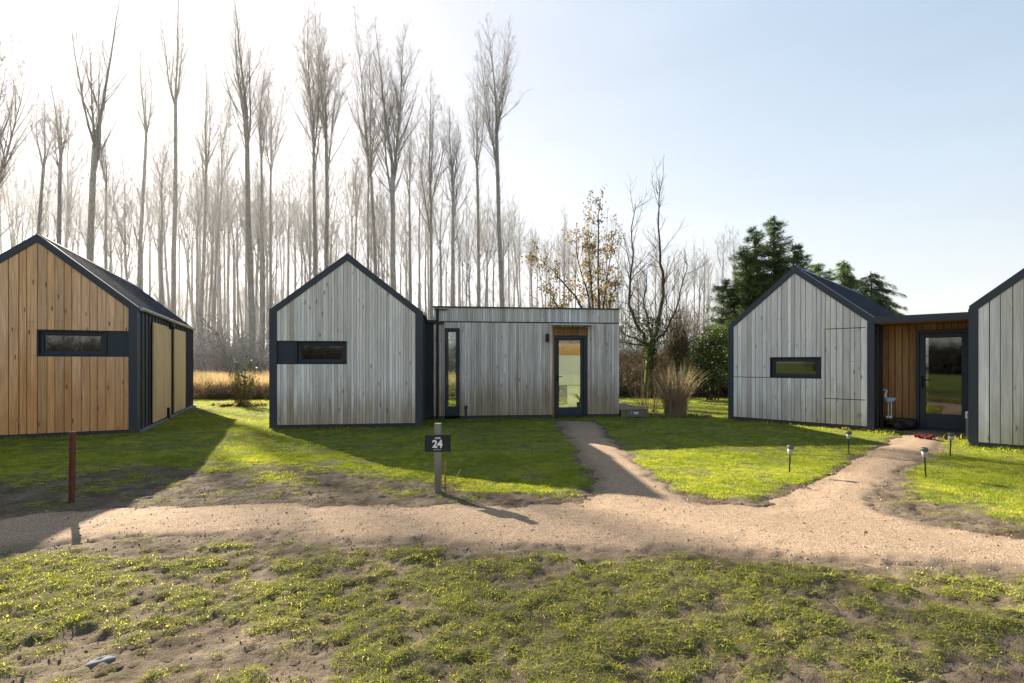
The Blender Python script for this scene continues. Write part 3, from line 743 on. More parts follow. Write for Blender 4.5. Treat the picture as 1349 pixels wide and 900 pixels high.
# entrance between them: u from 3.147 to the side of the front volume, back wall at v=.8
mb = MB(); R = random.Random(21)
boards(mb, R, 3.16, 3.765, .10, lambda u: 2.33, [.11, .12, .13], v0=.80); boards(mb, R, 3.765, 4.9, 2.20, lambda u: 2.33, [.11, .12, .13], v0=.80)
mb.build('entrance_boards', M['wood_porch'], h3)
mb = MB(); mb.box(3.15, 3.765, .81, .86, .0, 2.4); mb.box(3.765, 4.9, .81, .86, 2.2, 2.4); mb.build('entrance_backing', M['dark_gap'], h3)
mb = MB(); mb.box(3.152, 4.95, .0, 2.6, 2.34, 2.375); mb.build('soffit', M['wood_porch'], h3)
mb = MB(); mb.box(3.15, 4.95, -.05, .0, 2.345, 2.485); mb.box(3.15, 4.95, .0, 2.6, 2.38, 2.48); mb.build('entrance_roof', M['clad'], h3)
mb = MB(); mb.box(3.768, 3.825, .72, .84, .04, 2.198); mb.box(4.62, 4.68, .72, .84, .04, 2.198); mb.box(3.825, 4.62, .72, .84, 2.13, 2.198); mb.box(3.825, 4.62, .72, .84, .04, .09); d3 = mb.build('door', M['frame'], h3)
mb = MB(); ring(mb, 3.827, 4.618, .092, 2.128, .10, .755, .815); bevel(mb.build('leaf', M['frame2'], d3), .006)
mb = MB(); mb.box(3.928, 4.517, .765, .80, .193, .40); mb.build('kick_panel', M['frame2'], d3)
mb = MB(); mb.box(3.930, 4.515, .778, .784, .402, 2.026); mb.build('pane', M['pane_dark'], d3)
mb = MB(); mb.box(3.86, 3.895, .735, .757, .95, 1.20); mb.tube([(3.878, .745, 1.12), (3.878, .69, 1.12), (4.0, .69, 1.12)], [.011]*3, 8); mb.build('handle', M['black'], d3, True)
mb = MB(); mb.box(3.90, 4.54, 1.5, 1.52, .05, 2.2); mb.build('hall_wall', M['room_dark'], h3)
mb = MB(); mb.box(3.165, 4.68, .10, .79, .0, .045); mb.build('threshold', M['deckwood'], h3)

# ------------------------------------------------------------------ things round the houses
def at3(u, v, z=0): return (5.637+c3*u-s3*v, 13.35+s3*u+c3*v, z)
# utility pedestal
o = empty('utility_pedestal', at3(4.70, -.17), -.787); tag(o, 'slim grey utility pedestal with a white cap beside the dark entrance door', 'pedestal')
mb = MB(); mb.box(-.055, .055, -.05, .05, 0, .42); bevel(mb.build('column', M['greybox'], o), .008)
mb = MB(); mb.box(-.065, .065, -.06, .06, .42, .55); cp = bevel(mb.build('cap', M['offwhite'], o), .015)
mb = MB(); mb.box(-.035, .035, -.066, -.059, .45, .52); mb.build('socket_cover', M['greybox'], cp)
# low dark bench with a garden figure and two bags
o = empty('low_bench', at3(3.42, .50), -.787); tag(o, 'low black storage bench in the shaded corner of the entrance', 'bench')
mb = MB()
for k in range(4): mb.box(-.22, .26, -.20+.10*k, -.11+.10*k, .24, .275)
mb.build('seat', M['bag'], o)
for a, b in ((-.20, -.17), (.22, -.17), (-.20, .15), (.22, .15)):
    mb = MB(); mb.box(a-.02, a+.03, b-.02, b+.03, .045, .238); mb.build('leg', M['bag'], o)
o = empty('garden_figure', at3(3.36, .36, .276), -.787-.3); tag(o, 'long-legged bird figure with pale blue body and white feet on the low bench', 'figurine')
mb = MB(); mb.tube([(-.11, 0, .42), (-.06, 0, .40), (0, 0, .395), (.06, 0, .41), (.12, 0, .45)], [.015, .055, .07, .05, .008], 12); mb.build('body', M['bluewhite'], o, True)
mb = MB(); mb.tube([(-.07, 0, .44), (-.09, 0, .52), (-.06, 0, .585), (-.085, 0, .625)], [.03, .02, .016, .024], 10); mb.tube([(-.10, 0, .625), (-.15, 0, .605)], [.014, .003], 8); mb.build('head', M['offwhite'], o, True)
for a in (-.028, .03):
    mb = MB(); mb.tube([(a, 0, .36), (a+.004, -.004, .05)], [.011, .011], 8); lg = mb.build('leg', M['offwhite'], o, True)
    mb = MB(); mb.tube([(a+.004, .02, .035), (a-.002, -.02, .03), (a-.008, -.06, .018)], [.02, .034, .018], 10); mb.build('foot', M['offwhite'], lg, True)
for k, (u, v, s, lb) in enumerate(((3.62, .42, .17, 'dark lumpy bag slumped beside the bench in the entrance'), (3.55, .22, .12, 'small dark bundle in front of the bench in the entrance'))):
    b = rock_mb(90+k, s, s*.85, s*.8, 3, .45).build('cloth_bag', M['bag'], None, True); b.location = at3(u, v, .045+s*.62); tag(b, lb, 'bag')
# red cloth on the path in front of the door
R = random.Random(3); mb = MB(); nx_, ny_ = 16, 9
for j in range(ny_):
    for i in range(nx_):
        u, v = i/(nx_-1)-.5, j/(ny_-1)-.5
        mb.v.append((u*.26+.03*math.sin(v*9), v*.2+.02*math.sin(u*11), .03+.028*math.sin(u*17+v*6)+.02*math.cos(v*19+u*4)+.012*R.random()))
for j in range(ny_-1):
    for i in range(nx_-1): a = j*nx_+i; mb.face((a, a+1, a+nx_+1, a+nx_))
o = mb.build('red_cloth', M['red'], None, True); o.location = (8.05, 10.02, .02); o.rotation_euler = (0, 0, -.5); tag(o, 'crumpled red cloth lying on the path before the entrance door', 'cloth')
# solar path lights
def solar(loc, label, lean, rz):
    o = empty('solar_light', loc, rz); o.rotation_euler = (lean[0], lean[1], rz); tag(o, label, 'garden light', 'solar lights along the entrance path')
    return o
protoL = solar((3.74, 6.92, 0), 'solar stake light on the lawn, nearer one on the door-side-less edge', (.02, .03), .3)
mb = MB(); mb.lathe([(.004, -.05), (.009, 0), (.009, .255), (.012, .26)], 8); mb.build('stake', M['black'], protoL, True)
mb = MB(); mb.lathe([(.012, .255), (.022, .265), (.032, .30), (.034, .335)], 16); mb.build('lens', M['lampglass'], protoL, True)
mb = MB(); mb.lathe([(.040, .335), (.043, .34), (.043, .372), (.036, .38), (.030, .382)], 16); cp = mb.build('lamp_head', M['lampmetal'], protoL, False)
mb = MB(); mb.box(-.022, .022, -.022, .022, .3825, .386); mb.build('solar_cell', M['black'], cp)
protoL['label'] = 'solar stake light on the wide lawn, the one standing nearest the main path'
for loc, lb, ln, rz in (((5.48, 8.35, 0), 'solar stake light on the lawn edge below the silver gable corner', (.0, -.03), 1.1),
                        ((5.42, 6.72, 0), 'solar stake light beside the bend of the entrance path, with large steel head', (-.03, .04), 2.2),
                        ((6.95, 8.14, 0), 'solar stake light close to the cropped gable and the red cloth', (.02, .02), .6)):
    c = copy_tree(protoL); c.location = loc; c.rotation_euler = (ln[0], ln[1], rz); c['label'] = lb
# rusty marker post
mb = MB(); mb.box(-.024, .024, -.006, .006, -.1, .765); mb.box(-.024, -.018, -.032, -.006, -.1, .765); o = bevel(mb.build('marker_post', M['rust'], None), .003); o.location = (-4.66, 5.44, 0); o.rotation_euler = (.0, .012, .2)
tag(o, 'rusty red steel post standing in the worn turf before the brown house', 'post')
# number sign
sg = empty('number_sign', (-.85, 5.90, 0), .03); tag(sg, 'black plate numbered 24 on a weathered wooden post by the path', 'sign')
mb = MB(); mb.box(-.037, .037, -.03, .035, -.1, .80, (.5, .2, .3, 1)); bevel(mb.build('post', M['post'], sg), .005)
mb = MB(); mb.box(-.148, .148, -.040, -.032, .478, .672); pl = bevel(mb.build('plate', M['sign'], sg), .002)
def text_mesh(body, size, loc, name, parent, bold=0.0, sx=1.0):
    cu = bpy.data.curves.new('t', 'FONT'); cu.body = body; cu.size = size; cu.align_x = 'CENTER'; cu.align_y = 'CENTER'; cu.extrude = .0008; cu.offset = bold
    ob = bpy.data.objects.new('t', cu); COL.objects.link(ob); bpy.context.view_layer.update()
    me = bpy.data.meshes.new_from_object(ob.evaluated_get(bpy.context.evaluated_depsgraph_get()))
    COL.objects.unlink(ob); bpy.data.objects.remove(ob)
    me.materials.clear(); me.materials.append(M['white'])
    o = bpy.data.objects.new(name, me); COL.objects.link(o); o.parent = parent
    o.location = loc; o.rotation_euler = (rad(90), 0, 0); o.scale = (sx, 1, 1); return o
text_mesh('24', .118, (-.003, -.0415, .565), 'numeral', pl, .0045, .98)
text_mesh('HUIS', .030, (0, -.0415, .635), 'small_lettering', pl, .001)
mb = MB()
for k in range(5): mb.box(-.045+.018*k, -.034+.018*k, -.0415, -.0405, .498+.004*(k % 3), .504+.004*(k % 3))
mb.build('leaf_emblem', M['white'], pl)
# cane and dry stem beside it
mb = MB(); mb.tube([(0, 0, -.05), (.004, 0, .2), (.012, 0, .37)], [.008, .0075, .006], 8); o = mb.build('cane', M['terracotta'], None, True); o.location = (-.775, 5.93, 0); tag(o, 'thin brown cane stuck in the ground beside the number sign', 'cane')
R = random.Random(14); mb = MB(); mb.tube([(0, 0, -.02), (.05, 0, .09), (.11, .01, .19), (.16, .01, .27)], [.004, .0035, .003, .002], 6)
for k in range(14): blade(mb, R, (.10+.0035*k, .0, .17+.006*k), R.uniform(-.6, 1.4), R.uniform(.025, .05), .008, .6, (.6, .6, .6, 1))
o = mb.build('dry_stem', M['straw'], None); o.location = (-.745, 5.96, 0); tag(o, 'dry bent grass stem leaning out beside the cane', 'plant')
# stone
o = rock_mb(33, .060, .034, .026, 3, .35).build('stone', M['stone'], None, True); o.location = (-2.06, 2.56, .008); o.rotation_euler = (.1, -.1, .55); tag(o, 'flat blue-grey stone lying on bare soil in front', 'stone')
# deck at the end of the flat wing
dk = empty('deck', (-2.034+.9926*5.0, 13.343+.1218*5.0, 0), .122); tag(dk, 'low wooden deck with a socket plate at the end of the flat-roofed wing', 'deck')
mb = MB(); R = random.Random(6)
for k in range(18): mb.box(.01, .78, -.10+.145*k, .04+.145*k, .205, .232, (R.random(), R.random(), R.random(), 1))
mb.build('deck_boards', M['deckwood'], dk)
mb = MB(); mb.box(.01, .76, -.085, -.05, .02, .203, (.4, .5, .7, 1)); mb.box(.74, .775, -.05, 2.4, .02, .203, (.4, .5, .7, 1)); fa = mb.build('fascia', M['deckwood'], dk)
mb = MB(); mb.box(.28, .50, -.094, -.086, .09, .16); pl2 = bevel(mb.build('socket_plate', M['offwhite'], fa), .004)
mb = MB(); mb.box(.295, .36, -.099, -.0945, .10, .15); mb.build('socket', M['black'], pl2)

# ------------------------------------------------------------------ trees
def vrand(R, s=1.0): return Vector((R.gauss(0, s), R.gauss(0, s), R.gauss(0, s)))
def limb(R, p, d, L, nseg, up=.10, wob=.06):
    pts = [p.copy()]; d = d.normalized(); st = L/nseg
    for k in range(nseg):
        d = (d+Vector((0, 0, up))+vrand(R, wob)).normalized(); p = p+d*st; pts.append(p.copy())
    return pts
def along(pts, f):
    q = f*(len(pts)-1); i = min(int(q), len(pts)-2); t = q-i
    return pts[i].lerp(pts[i+1], t), (pts[i+1]-pts[i]).normalized()
def side_dir(R, d, ang):
    a = d.orthogonal().normalized(); b = d.cross(a); f = R.random()*6.283
    return (d*math.cos(ang)+(a*math.cos(f)+b*math.sin(f))*math.sin(ang)).normalized()

def bare_tree(seed, H, r0, forkf, nlead, spread=.30, lean=(0, 0), bstart=.35, blen=.16, rmin=.009, dens=1.0, detail=2, sides=8, tw=1.0, bang=(.45, .85)):
    """trunk (stem and leaders) and crown (branches, twigs) of a bare poplar"""
    R = random.Random(seed); T, Cn = MB(), MB()
    zf = H*forkf; n = 9
    stem = [Vector((0, 0, -.1))]; d = Vector((lean[0], lean[1], 1)).normalized()
    for k in range(n):
        d = (d+Vector((R.gauss(0, .011), R.gauss(0, .011), .03))).normalized(); stem.append(stem[-1]+d*(zf+.1)/n)
    rf = r0*(1-.62*forkf)
    T.tube(stem, [r0*(1.25 if k == 0 else 1)+(rf-r0)*k/n for k in range(n+1)], sides)
    axes = []
    a0 = R.random()*6.283
    for k in range(nlead):
        az = a0+6.283*k/max(1, nlead)+R.gauss(0, .3); ti = 0.03 if (k == 0) else spread*R.uniform(.7, 1.3)
        L = (H-zf)*(1.0 if k == 0 else R.uniform(.55, .95))
        dd = (d+Vector((math.cos(az)*ti*2.2, math.sin(az)*ti*2.2, 0))).normalized()
        st = stem[-1] if k < 3 else along(stem, R.uniform(.8, .97))[0]
        pts = limb(R, st, dd, L, 9, .22 if k else .08, .04)
        rr = rf*(.86 if k == 0 else R.uniform(.55, .75))
        T.tube(pts, [max(rmin, rr*(1-(q/9)**.8*.96)) for q in range(10)], max(5, sides-2)); axes.append((pts, L, rr, 0.04))
    axes.append((stem, zf, r0, bstart))
    for pts, L, rr, s0 in axes:
        isstem = pts is stem
        nb = int((L*(1-s0))*(2.3 if isstem else 2.3)*dens)+2
        for b in range(nb):
            f = s0+(1-s0)*(b+R.random())/nb; f = min(f, .985)
            p, dd = along(pts, f)
            rem = (H-p.z)
            bl = min(H*blen, .5+rem*.42)*R.uniform(.45, 1.1)*(1.0 if not isstem else R.choice((.25, .45, .7)))
            bp = limb(R, p, side_dir(R, dd, R.uniform(*bang)), bl, 6, .13, .07)
            br = max(rmin*1.25, min(rr*(1-f)*.46+.004, .006+.0095*bl))
            Cn.tube(bp, [max(rmin*.8, br*(1-q/6*.8)) for q in range(7)], 4 if detail > 1 else 3, False)
            nt = int(bl*3.2*tw)+2
            for t in range(nt):
                p2, d2 = along(bp, R.uniform(.12, 1.0)); tl = R.uniform(.3, .55)*min(2.4, bl)*.75+.12
                tp = limb(R, p2, side_dir(R, d2, R.uniform(.4, .9)), tl, 3, .15, .12)
                Cn.tube(tp, [rmin, rmin*.8, rmin*.65, rmin*.45], 3, False)
                if detail > 1:
                    for q in range(int(tl*4.5)+1):
                        p3, d3_ = along(tp, R.uniform(.2, 1.0)); sl_ = R.uniform(.15, .42)
                        sp = limb(R, p3, side_dir(R, d3_, R.uniform(.4, .9)), sl_, 2, .12, .14)
                        Cn.tube(sp, [rmin*.6, rmin*.5, rmin*.3], 3, False)
    return T, Cn

def make_tree(name, mbs, loc, mats, label, cat='tree', group=None):
    o = empty(name, loc); tag(o, label, cat, group)
    t = mbs[0].build('trunk', mats[0], o, True); c = mbs[1].build('crown', mats[1], o, True); return o

# px column, distance, trunk width px, fork row, top row, leaders, spread, lean x, label
POP = [
 (119, 31, 9.0, 193, -70, 4, .30, .010, 'thick bare poplar forking wide above the brown house just right of its ridge peak'),
 (49, 42, 5.6, 219, 108, 3, .26, 0, 'slender bare poplar rising straight above the ridge peak of the brown house'),
 (74, 38, 6.5, 205, 96, 4, .30, .02, 'slightly leaning bare poplar close behind the ridge peak of the brown house'),
 (140, 46, 4.6, 250, 168, 3, .26, .02, 'thin bare poplar tucked beside the thick forked one behind the brown roof'),
 (182, 41, 5.6, 180, 45, 3, .20, 0, 'straight bare poplar with a narrow top over the middle of the brown house roof'),
 (213, 48, 4.0, 245, 160, 3, .2, -.01, 'thin short bare poplar just before the tall bowed one above the brown house roof'),
 (229, 36, 6.5, 144, -30, 3, .24, 0, 'tall bare poplar with one bowed side limb over the rear of the brown house'),
 (264, 42, 5.3, 227, 62, 4, .24, 0, 'bare poplar with three upright limbs at the far corner of the brown house'),
 (280, 52, 3.5, 240, 76, 2, .15, 0, 'very thin bare poplar beside the three-limbed one in the gap between houses'),
 (332, 31, 8.6, 166, -40, 5, .24, 0, 'big bare poplar forking into five limbs in the gap left of the number 24 gable'),
 (344, 38, 4.6, 210, 60, 3, .2, 0, 'slim bare poplar standing right against the five-limbed one'),
 (356, 45, 4.2, 230, 90, 3, .2, .01, 'slim bare poplar rising just off the outer eave of the grey gable'),
 (418, 33, 6.0, 200, 12, 4, .17, -.01, 'bare poplar of a close pair, the one farther from the grey gable peak'),
 (427, 34, 6.6, 190, 4, 4, .17, .006, 'bare poplar of a close pair, the one nearer the grey gable peak'),
 (468, 52, 4.0, 290, 188, 3, .22, -.01, 'low thin bare poplar directly over the peak of the grey gable'),
 (484, 50, 4.0, 250, 140, 3, .22, 0, 'thin bare poplar over the falling verge of the grey gable'),
 (496, 37, 5.6, 236, 10, 3, .16, 0, 'tall slim bare poplar beside the massive one over the grey verge'),
 (519, 30, 8.8, 228, 8, 5, .22, 0, 'massive bare poplar with a broad crown over the lower verge of the grey gable'),
 (540, 47, 4.8, 260, 160, 3, .2, -.01, 'thin bare poplar above the dark link between gable and flat wing'),
 (567, 40, 5.4, 270, 98, 4, .26, 0, 'bare poplar rising at the start of the flat roof'),
 (597, 38, 6.4, 245, 140, 5, .30, -.015, 'wide-branching bare poplar with a low side limb above the tall slot window'),
 (631, 40, 5.6, 222, 92, 3, .2, 0, 'upright bare poplar above the middle of the flat roof'),
 (663, 33, 7.2, 176, 14, 5, .26, 0, 'tall isolated bare poplar with rounded crown, last big one over the flat roof'),
 (-18, 30, 9.0, 260, -60, 5, .40, 0, 'bare poplar cut off by the picture edge whose limbs reach over the brown house'),
]
for i, (px, d, w, fk, tp, nl, sp, ln, lb) in enumerate(POP):
    d *= 1.7; airy = px in (119, 182, 229, 264, 332)
    Hh = EYE+(HZ-max(tp, -25))*d/F; zf = EYE+(HZ-fk)*d/F; r0 = w*d/F/2*1.02
    tr = bare_tree(100+i, Hh, r0, zf/Hh, nl, sp*.46, (ln*.5, 0),   .14, .185, .0060 if airy else .0105 if d < 68 else .012, .60 if px == 119 else .85 if airy else .78, 1 if airy else 2, 8, .6 if airy else .8, bang=(.30, .62))
    make_tree('poplar_tree', tr, ((px-CX)*d/F-ln*Hh*.18, d, 0), (M['bark'], M['twig']), lb, 'tree', 'tall poplars behind the houses')

# plantation trees farther back: shared meshes, one object each
FAR = []
for i in range(9):
    H_ = 22.0; r_ = .115+.02*(i % 3)
    T_, C_ = bare_tree(300+i, H_, r_, .55+.05*(i % 4), 2+i % 3, .18, ((i % 3-1)*.012, 0), .18, .13, .014, .75, 1, 6, .7)
    tm = T_.build('trunk', M['barkfar'], None, True, False); cm = C_.build('crown', M['barkfar'], None, True, False)
    FAR.append((tm.data, cm.data)); bpy.data.objects.remove(tm); bpy.data.objects.remove(cm)
R = random.Random(77)
def far_tree(px, d, Hh, label, group):
    o = empty('plantation_tree', ((px-CX)*d/F, d, -.05), R.random()*6.283); tag(o, label, 'tree', group)
    s = Hh/22.0; q = R.uniform(.85, 1.15); o.scale = (s*q, s*q, s)
    a = R.choice(FAR)
    for nm, me in zip(('trunk', 'crown'), a):
        c = bpy.data.objects.new(nm, me); COL.objects.link(c); c.parent = o
zones = [((-140, 255), 'thin grey trunk of the plantation seen over the brown house roof', 'plantation trees over the brown house', 46),
         ((255, 355), 'thin grey trunk of the plantation seen in the gap between two gables', 'plantation trees in the gap', 24),
         ((355, 570), 'thin grey trunk of the plantation seen over the grey gable', 'plantation trees over the grey gable', 38),
         ((570, 818), 'thin grey trunk of the plantation seen over the flat roof', 'plantation trees over the flat roof', 46),
         ((818, 985), 'thin grey trunk of the plantation seen between flat wing and conifer', 'plantation trees beside the conifer', 26)]
for (a, b), lb, gr, n in zones:
    for k in range(n):
        px = a+(b-a)*(k+R.random())/n; d = R.uniform(85, 165) if px < 700 else R.uniform(110, 180)
        top = np.interp(px, [-140, 100, 300, 480, 640, 760, 985], [185, 215, 225, 240, 262, 300, 335])+R.gauss(0, 22)+(d-120)*.3
        far_tree(px, d, max(9, EYE+(HZ-top)*d/F), lb, gr)

# far wood as one mass
n = 420; px = rng.uniform(-260, 1010, n); d = rng.uniform(170, 330, n); X = (px-CX)*d/F
hs = 1.5*rng.uniform(.75, 1.05, n)*np.interp(px, [0, 700, 1000], [1.05, 1.0, .85])
pr = []
for i in range(5):
    T_, C_ = bare_tree(400+i, 22, .20, .6, 3, .2, (0, 0), .2, .15, .022, .6, 1, 5, .8)
    o1 = T_; k0 = len(o1.v); o1.v += C_.v; o1.f += [tuple(q+k0 for q in f) for f in C_.f]; o1.t += C_.t
    pr.append(o1.build('wood_source_'+names[i], M['barkfar'], None, True, False))
scatter('woodland', np.stack([X, d, np.zeros(n)-.1], -1), np.stack([np.zeros(n), np.zeros(n), rng.uniform(0, 6.28, n)], -1), hs, rng.integers(0, 5, n), pr)

# --- garden trees
def tree_at(px, d): return ((px-CX)*d/F, d, 0)
# pruned ivy-clad tree between flat wing and conifer
R = random.Random(5); T_, C_ = MB(), MB(); d = 21.3
stem = [Vector((0, 0, -.1)), Vector((-.02, 0, .6)), Vector((.02, 0, 1.3)), Vector((.08, 0, 1.9)), Vector((.12, 0, 2.3))]
T_.tube(stem, [.20, .165, .15, .16, .19], 10)
def zr(row): return EYE+(HZ-row)*d/F
def xr(col): return (col-854)*d/F
for pts, r in (([(.10, 0, 2.1), (-.35, .1, 2.9), (-.75, .1, 3.9), (xr(831), 0, 5.2), (xr(833), .1, 6.6), (xr(838), .1, zr(268))], .085),
               ([(.12, 0, 2.2), (.35, -.1, 2.9), (.55, -.1, 4.2), (xr(871), 0, 5.6), (xr(868), .1, 7.2), (xr(871), .1, zr(246))], .10),
               ([(.12, 0, 2.2), (.10, .2, 3.0), (-.05, .3, 4.2), (.05, .3, 5.4)], .06), ([(.1, 0, 2.2), (.7, .2, 2.7), (1.2, .2, 3.6), (1.5, .3, 4.9), (1.75, .3, 5.6)], .06),
               ([(.1, 0, 2.1), (-.6, -.2, 2.45), (-1.1, -.2, 2.7), (-1.5, -.1, 3.4)], .05), ([(.1, 0, 2.1), (-.9, .1, 2.3), (-1.35, .1, 2.35)], .035)):
    P = [Vector(p) for p in pts]; Q = []
    for a, b in zip(P[:-1], P[1:]):
        for k in range(3): Q.append(a.lerp(b, k/3)+vrand(R, .03))
    Q.append(P[-1]); m = len(Q)
    T_.tube(Q, [r*(1-.85*k/(m-1)) for k in range(m)], 7)
    Lq = sum((b-a).length for a, b in zip(Q[:-1], Q[1:]))
    for b in range(int(Lq*5)):
        p, dd = along(Q, R.uniform(.15, 1)); bl = R.uniform(.5, 1.9)
        bp = limb(R, p, side_dir(R, dd, R.uniform(.4, 1.0)), bl, 4, .12, .10); C_.tube(bp, [.014, .012, .010, .008, .005], 3, False)
        for t in range(int(bl*5)):
            p2, d2 = along(bp, R.random()); tp = limb(R, p2, side_dir(R, d2, .6), R.uniform(.2, .6), 2, .1, .12); C_.tube(tp, [.006, .005, .003], 3, False)
tr = make_tree('bare_tree', (T_, C_), tree_at(854, d), (M['bark_dark'], M['bark_dark']), 'pruned dark bare tree with knobbly fork behind the deck', 'tree')
mb = MB()
for k in range(900):
    z = R.uniform(1.2, 3.4); a = R.random()*6.283; r = R.uniform(.12, .30) if z < 2.2 else R.uniform(.05, .75)
    c = Vector((.06+math.cos(a)*r, math.sin(a)*r, z)); u = vrand(R).normalized()*.05; w = vrand(R).normalized()*.045; tv = R.random()
    mb.quad(tuple(c-u), tuple(c+w), tuple(c+u), tuple(c-w), (tv,)*3+(1,))
mb.build('ivy', M['ivy'], tr)

# tree with clinging dead leaves behind the flat wing
R = random.Random(15); d = 22.5; T_, C_ = MB(), MB(); lf = MB()
def xq(col): return (col-785)*d/F
def zq_(row): return EYE+(HZ-row)*d/F
lims = [([(0, 0, -.1), (.05, 0, 2.5), (xq(789), 0, zq_(400)), (xq(788), 0, zq_(330)), (xq(791), 0, zq_(262))], .10),
        ([(0, 0, 1.5), (xq(770), .1, zq_(410)), (xq(752), .2, zq_(380)), (xq(730), .2, zq_(357)), (xq(705), .2, zq_(336))], .07),
        ([(0, 0, 1.8), (xq(776), .2, zq_(390)), (xq(762), .2, zq_(345)), (xq(760), .2, zq_(305))], .055),
        ([(.05, 0, 2.3), (xq(778), -.2, zq_(380)), (xq(775), -.2, zq_(340)), (xq(772), -.2, zq_(315))], .05),
        ([(.05, 0, 2.5), (xq(797), .1, zq_(385)), (xq(804), .1, zq_(345)), (xq(811), .1, zq_(303))], .05),
        ([(0, 0, 1.2), (xq(745), -.3, zq_(420)), (xq(730), -.3, zq_(398)), (xq(722), -.3, zq_(372))], .05),
        ([(0, 0, 2.0), (xq(800), -.2, zq_(405)), (xq(808), -.2, zq_(380)), (xq(814), -.2, zq_(362))], .045)]
for li, (pts, r) in enumerate(lims):
    P = [Vector(p) for p in pts]; Q = []
    for a, b in zip(P[:-1], P[1:]):
        for k in range(3): Q.append(a.lerp(b, k/3)+vrand(R, .03))
    Q.append(P[-1]); m = len(Q)
    T_.tube(Q, [max(.008, r*(1-.88*k/(m-1))) for k in range(m)], 7)
    Lq = sum((b-a).length for a, b in zip(Q[:-1], Q[1:]))
    for b in range(int(Lq*5.0)):
        f = R.uniform(.3, 1); p, dd = along(Q, f); bl = R.uniform(.3, 1.0)
        bp = limb(R, p, side_dir(R, dd, R.uniform(.5, 1.1)), bl, 3, .02, .10); C_.tube(bp, [.010, .009, .007, .004], 3, False)
        if R.random() < .85:
            for t in range(R.randint(12, 26)):
                p2, d2 = along(bp, R.uniform(.3, 1)); c = p2+vrand(R, .09)+Vector((0, 0, -.05))
                u = Vector((R.gauss(0, .35), R.gauss(0, .35), -1)).normalized()*R.uniform(.07, .12); w = u.orthogonal().normalized()
                w = (Matrix.Rotation(R.random()*6.283, 3, u.normalized()) @ w)*R.uniform(.028, .05); tv = R.random()*(.6 if li == 0 and p2.z > 5.5 else 1)
                lf.quad(tuple(c), tuple(c+u*.5+w), tuple(c+u), tuple(c+u*.5-w), (tv,)*3+(1,))
tr = make_tree('leafy_tree', (T_, C_), tree_at(785, d), (M['bark_dark'], M['bark_dark']), 'young tree with withered brown leaves behind the flat roof', 'tree')
lf.build('dead_leaves', M['leaf_brown'], tr)

# pollard willow
R = random.Random(25); d = 23.5; T_, C_ = MB(), MB()
T_.tube([(0, 0, -.1), (.03, 0, 1.0), (0, 0, 1.7), (.05, 0, 2.3)], [.24, .2, .24, .30], 10)
for k in range(420):
    a = R.random()*6.283; ph = R.uniform(-.5, 1.4); dd = Vector((math.cos(a)*math.cos(ph), math.sin(a)*math.cos(ph), math.sin(ph)))
    p = Vector((.05, 0, 1.95))+Vector((dd.x*.5, dd.y*.5, dd.z*.55)); 
    bp = limb(R, p*.6+Vector((.05, 0, 1.95))*.4, dd+vrand(R, .3), R.uniform(.25, .6), 3, -.02, .25); C_.tube(bp, [.016, .014, .012, .008], 3, False)
for k in range(150):
    a = R.random()*6.283; dd = Vector((math.cos(a)*.45, math.sin(a)*.45, 1)); p = Vector((.05+R.gauss(0, .3), R.gauss(0, .3), 2.3+R.gauss(0, .15)))
    bp = limb(R, p, dd+vrand(R, .15), R.uniform(.8, 2.3), 4, .12, .05); C_.tube(bp, [.013, .011, .009, .007, .004], 3, False)
make_tree('pollard_willow', (T_, C_), tree_at(893, d), (M['bark_dark'], M['bark_shoot']), 'pollarded willow with a dark knotted head and upright shoots', 'tree')

